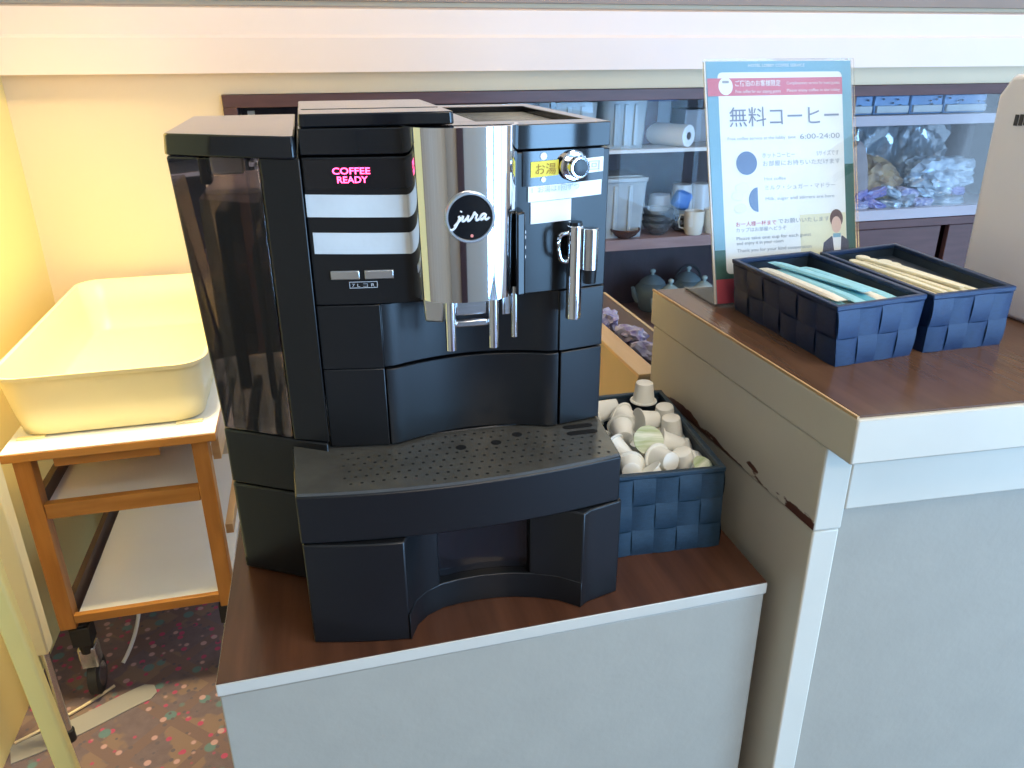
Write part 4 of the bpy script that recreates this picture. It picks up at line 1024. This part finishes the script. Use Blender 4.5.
# teapots on the lowest visible shelf
def pot(x, y, z, r, m, lab, arch=False, sq=1.0):
    t = thing('teapot', (x,y,z), lab, 'teapot', 'teapots on the lower shelf')
    bm = B(); lathe(bm, [(r*.6,0),(r*.66,.004),(r*.98,r*.45*sq),(r,r*.62*sq),(r*.9,r*.85*sq),(r*.62,r*1.0*sq),(r*.55,r*1.0*sq)], 32, Matrix.Translation((x,y,z))); b = part('body', bm, m, t, smooth=50)
    bm = B(); lathe(bm, [(r*.70,r*.99*sq),(r*.68,r*1.03*sq),(r*.4,r*1.17*sq),(.010,r*1.25*sq)], 28, Matrix.Translation((x,y,z))); l = part('lid', bm, m, t, smooth=50)
    bm = B(); lathe(bm, [(.006,0),(.006,.010),(.011,.015),(.011,.022),(.005,.027)], 16, Matrix.Translation((x,y,z+r*1.22*sq))); part('knob', bm, M['teal_l'], l, smooth=50)
    bm = B(); tube(bm, [(x-r*.85,y-.01,z+r*.4*sq),(x-r*1.12,y-.015,z+r*.62*sq),(x-r*1.25,y-.018,z+r*.9*sq)], [.015,.011,.008], 10); part('spout', bm, m, t)
    if arch:
        bm = B(); tube(bm, [(x+math.cos(a)*r*.80, y, z+r*.85*sq+math.sin(a)*r*1.0) for a in [PI*i/14 for i in range(15)]], .006, 8); part('handle', bm, M['rubber'], t)
pot(1.310,2.86,.480,.074,M['teal'],'dark teal glazed teapot, leftmost on the lower shelf',sq=1.60)
pot(1.468,2.86,.480,.074,M['teal'],'dark teal teapot with black arched handle, lower shelf',True,1.62)
pot(1.296,2.66,.480,.064,M['teal_l'],'pale green teapot in front, left of the poster, lower shelf',sq=2.0)
pot(1.436,2.66,.480,.064,M['teal_l'],'pale green teapot in front, partly behind the poster edge',sq=2.05)
# right section: blue drawers, bags and snack packets
bx = [(1.920,2.020),(2.028,2.176),(2.184,2.322),(2.330,2.52)]
bl = ['blue translucent drawer box on the top right shelf, leftmost of four','blue translucent drawer box on the top right shelf, second of four','blue translucent drawer box on the top right shelf, third of four','blue translucent drawer box on the top right shelf, rightmost of four']
for i,((x0,x1),lab) in enumerate(zip(bx,bl)):
    t = thing('drawer_box', ((x0+x1)/2,2.68,1.243), lab, 'box', 'blue drawer boxes on the top right shelf')
    bm = B(); box(bm, x0, x1, 2.61, 2.80, 1.243, 1.310); part('body', bm, M['bluebox'], t, bev=.004)
    bm = B(); prism(bm, [(x0+.006,2.598),(x1-.006,2.598),(x1-.006,2.609),(x0+.006,2.609)], 1.250, 1.275); part('label_lip', bm, M['tubclear'], t, bev=.002)
    r = random.Random(i)
    bm = B()
    for k in range(2+i*2):
        p = Vector((r.uniform(x0+.015,x1-.015), 2.604, r.uniform(1.268,1.303))); lathe(bm, [(.003,-.003),(.006,0),(.003,.003)], 8, Matrix.Translation(p))
    part('sparkle_bead', bm, M['chrome'], t)  # chrome beads put in to imitate sparkles on the drawer front
FZ = .885
blob('pouch', (2.035,2.66,FZ+.062), (.095,.05,.235), M['pouch'], 'grey brown pouch leaning at the left of the right section', 'pouch', seed=11, crump=.08, tilt=-.28)
blob('snack_bag', (2.170,2.72,FZ), (.20,.10,.15), M['bag_y'], 'dark tan snack bag behind the blue packets', 'bag', seed=12, crump=.35, sub=4, tilt=.35)
blob('plastic_bag', (2.235,2.87,FZ), (.18,.11,.28), M['bagclear'], 'upright clear plastic bag at the back of the right section', 'bag', seed=13, crump=.42, sub=4)
blob('plastic_bag', (2.46,2.86,FZ), (.20,.13,.28), M['bagclear'], 'large clear plastic bag at the right back of the section', 'bag', seed=14, crump=.42, sub=4)
blob('plastic_bag', (2.43,2.68,FZ+.06), (.24,.10,.11), M['pack_s'], 'silvery bag lying on the packets, right of the section', 'bag', seed=15, crump=.42, sub=4)
pk = []
r = random.Random(9)
cols = ['pack_b','pack_w','pack_b','pack_s','pack_s','pack_w','pack_s','pack_s']
places = ['','at the far left','second from the left','third from the left','in the middle','third from the right','second from the right','at the far right']
nm = {'pack_b':'blue and white','pack_w':'white and blue','pack_s':'silver blue'}
for row,(yy,zz,nme) in enumerate(((2.635,FZ,'front row'),(2.66,FZ+.034,'upper row'))):
    for i in range(1,8):
        x = 1.965 + i*.074 + row*.02; k = cols[(i+row) % 8] if not (row and i < 3) else 'pack_b'
        blob('snack_packet', (x, yy, zz), (.086,.05,.036), M[k], f'{nm[k]} snack packet {places[i]} of the {nme}, right section', 'snack packet', 'snack packets in the right section', seed=20+row*9+i, crump=.35, rot=r.uniform(-.6,.6), tilt=r.uniform(-.45,.45), sub=3)
# tan board box behind the low cabinet with wrapped sweets on it
t = thing('board_box', (.55,1.17,0), 'tan wooden box with chipped top edge behind the low cabinet', 'box')
bm = B(); box(bm, .470,.475,1.055,1.60,0,.9815); box(bm, .475,.62,1.055,1.062,0,.9815); box(bm,.614,.62,1.062,1.6,0,.957); box(bm,.475,.614,1.595,1.6,0,.957); part('side_board', bm, M['cardtan'], t)
bm = B(); box(bm,.475,.614,1.062,1.595,.948,.956); part('shaded_board', bm, M['dkbrown'], t)  # dark brown paints in the shadow inside the open box
bm = B(); box(bm, .4685,.5035,1.05,1.60,.9815,.988); part('top_edge', bm, M['wood_l'], t, bev=.001)
for i,(x,y,rz,lab) in enumerate(((.545,1.36,-.3,'purple wrapped sweet lying furthest back in the tan box'),(.552,1.26,.4,'purple wrapped sweet in the middle of the tan box'),(.548,1.17,.9,'purple wrapped sweet nearest the front of the tan box'))):
    blob('wrapped_sweet', (x-.010,y,.956), (.034,.058,.032), M['purple'], lab, 'sweet', 'wrapped sweets in the tan box', seed=40+i, crump=.4, rot=rz, tilt=.2)

#@@CAMERA
# ------------------------------------------------------------------ camera
cam = bpy.data.cameras.new('camera'); co = bpy.data.objects.new('camera', cam); COL.objects.link(co)
F = 779.45; cam.sensor_width = 36; cam.lens = F/1024*36; cam.clip_start = .02
rt = Vector((.96947351,-.24515728,-.00436225)); dn = Vector((-.09903493,-.37523418,-.92162432)); fw = Vector((.22430604,.89392238,-.38805874))
co.matrix_world = Matrix(((rt.x,-dn.x,-fw.x,0),(rt.y,-dn.y,-fw.y,0),(rt.z,-dn.z,-fw.z,1.45),(0,0,0,1)))
S.camera = co

# ------------------------------------------------------------------ light
wd = bpy.data.worlds.new('sky'); S.world = wd; wd.use_nodes = True
bg = wd.node_tree.nodes['Background']; bg.inputs['Color'].default_value = (.62,.80,1.0,1); bg.inputs['Strength'].default_value = 1.6
def area(name, loc, target, sx, sy_, power, col, spread=180):
    l = bpy.data.lights.new(name, 'AREA'); l.shape = 'RECTANGLE'; l.size = sx; l.size_y = sy_; l.energy = power; l.color = col
    l.spread = math.radians(spread)
    o = bpy.data.objects.new(name, l); COL.objects.link(o); o.location = loc
    o.rotation_euler = (Vector(target)-Vector(loc)).to_track_quat('-Z','Y').to_euler(); return o
DAY = (.27,.555,.95)
area('window_daylight', ((wx0+wx1)/2, YF-.14, 1.2), ((wx0+wx1)/2, 0, 1.2), wx1-wx0, 2.2, 185, DAY)
area('window_daylight', (XR+.14, -1.75, 1.2), (0,-1.75,1.2), 1.7, 2.2, 130, DAY)
area('window_daylight', (XR+.14, .78, 1.2), (0,.78,1.2), 3.3, 2.2, 26, DAY)
area('ceiling_lamp_and_fill', (1.1, 1.85, 2.52), (1.1, 1.85, 0), 3.5, .25, 14, (1.0,.74,.54))
area('ceiling_lamp_and_fill', (-.34, 1.55, 2.52), (-.78, 1.80, .9), .3, .3, 17, (1.0,.78,.40), 70)
area('ceiling_lamp_and_fill', (.3,-1.5, 2.52), (.3,-1.0,0), .9, .9, 33, (1.0,.80,.58))  # added warm front fill, evens out the blue on the cabinet fronts
area('ceiling_lamp_and_fill', (.9,-.1, 2.52), (.9,-.1,0), .9, .9, 17, (1.0,.84,.64))

S.view_settings.view_transform = 'Standard'; S.view_settings.look = 'None'
S.view_settings.exposure = 0.0; S.view_settings.gamma = 1.0; S.view_settings.use_curve_mapping = False
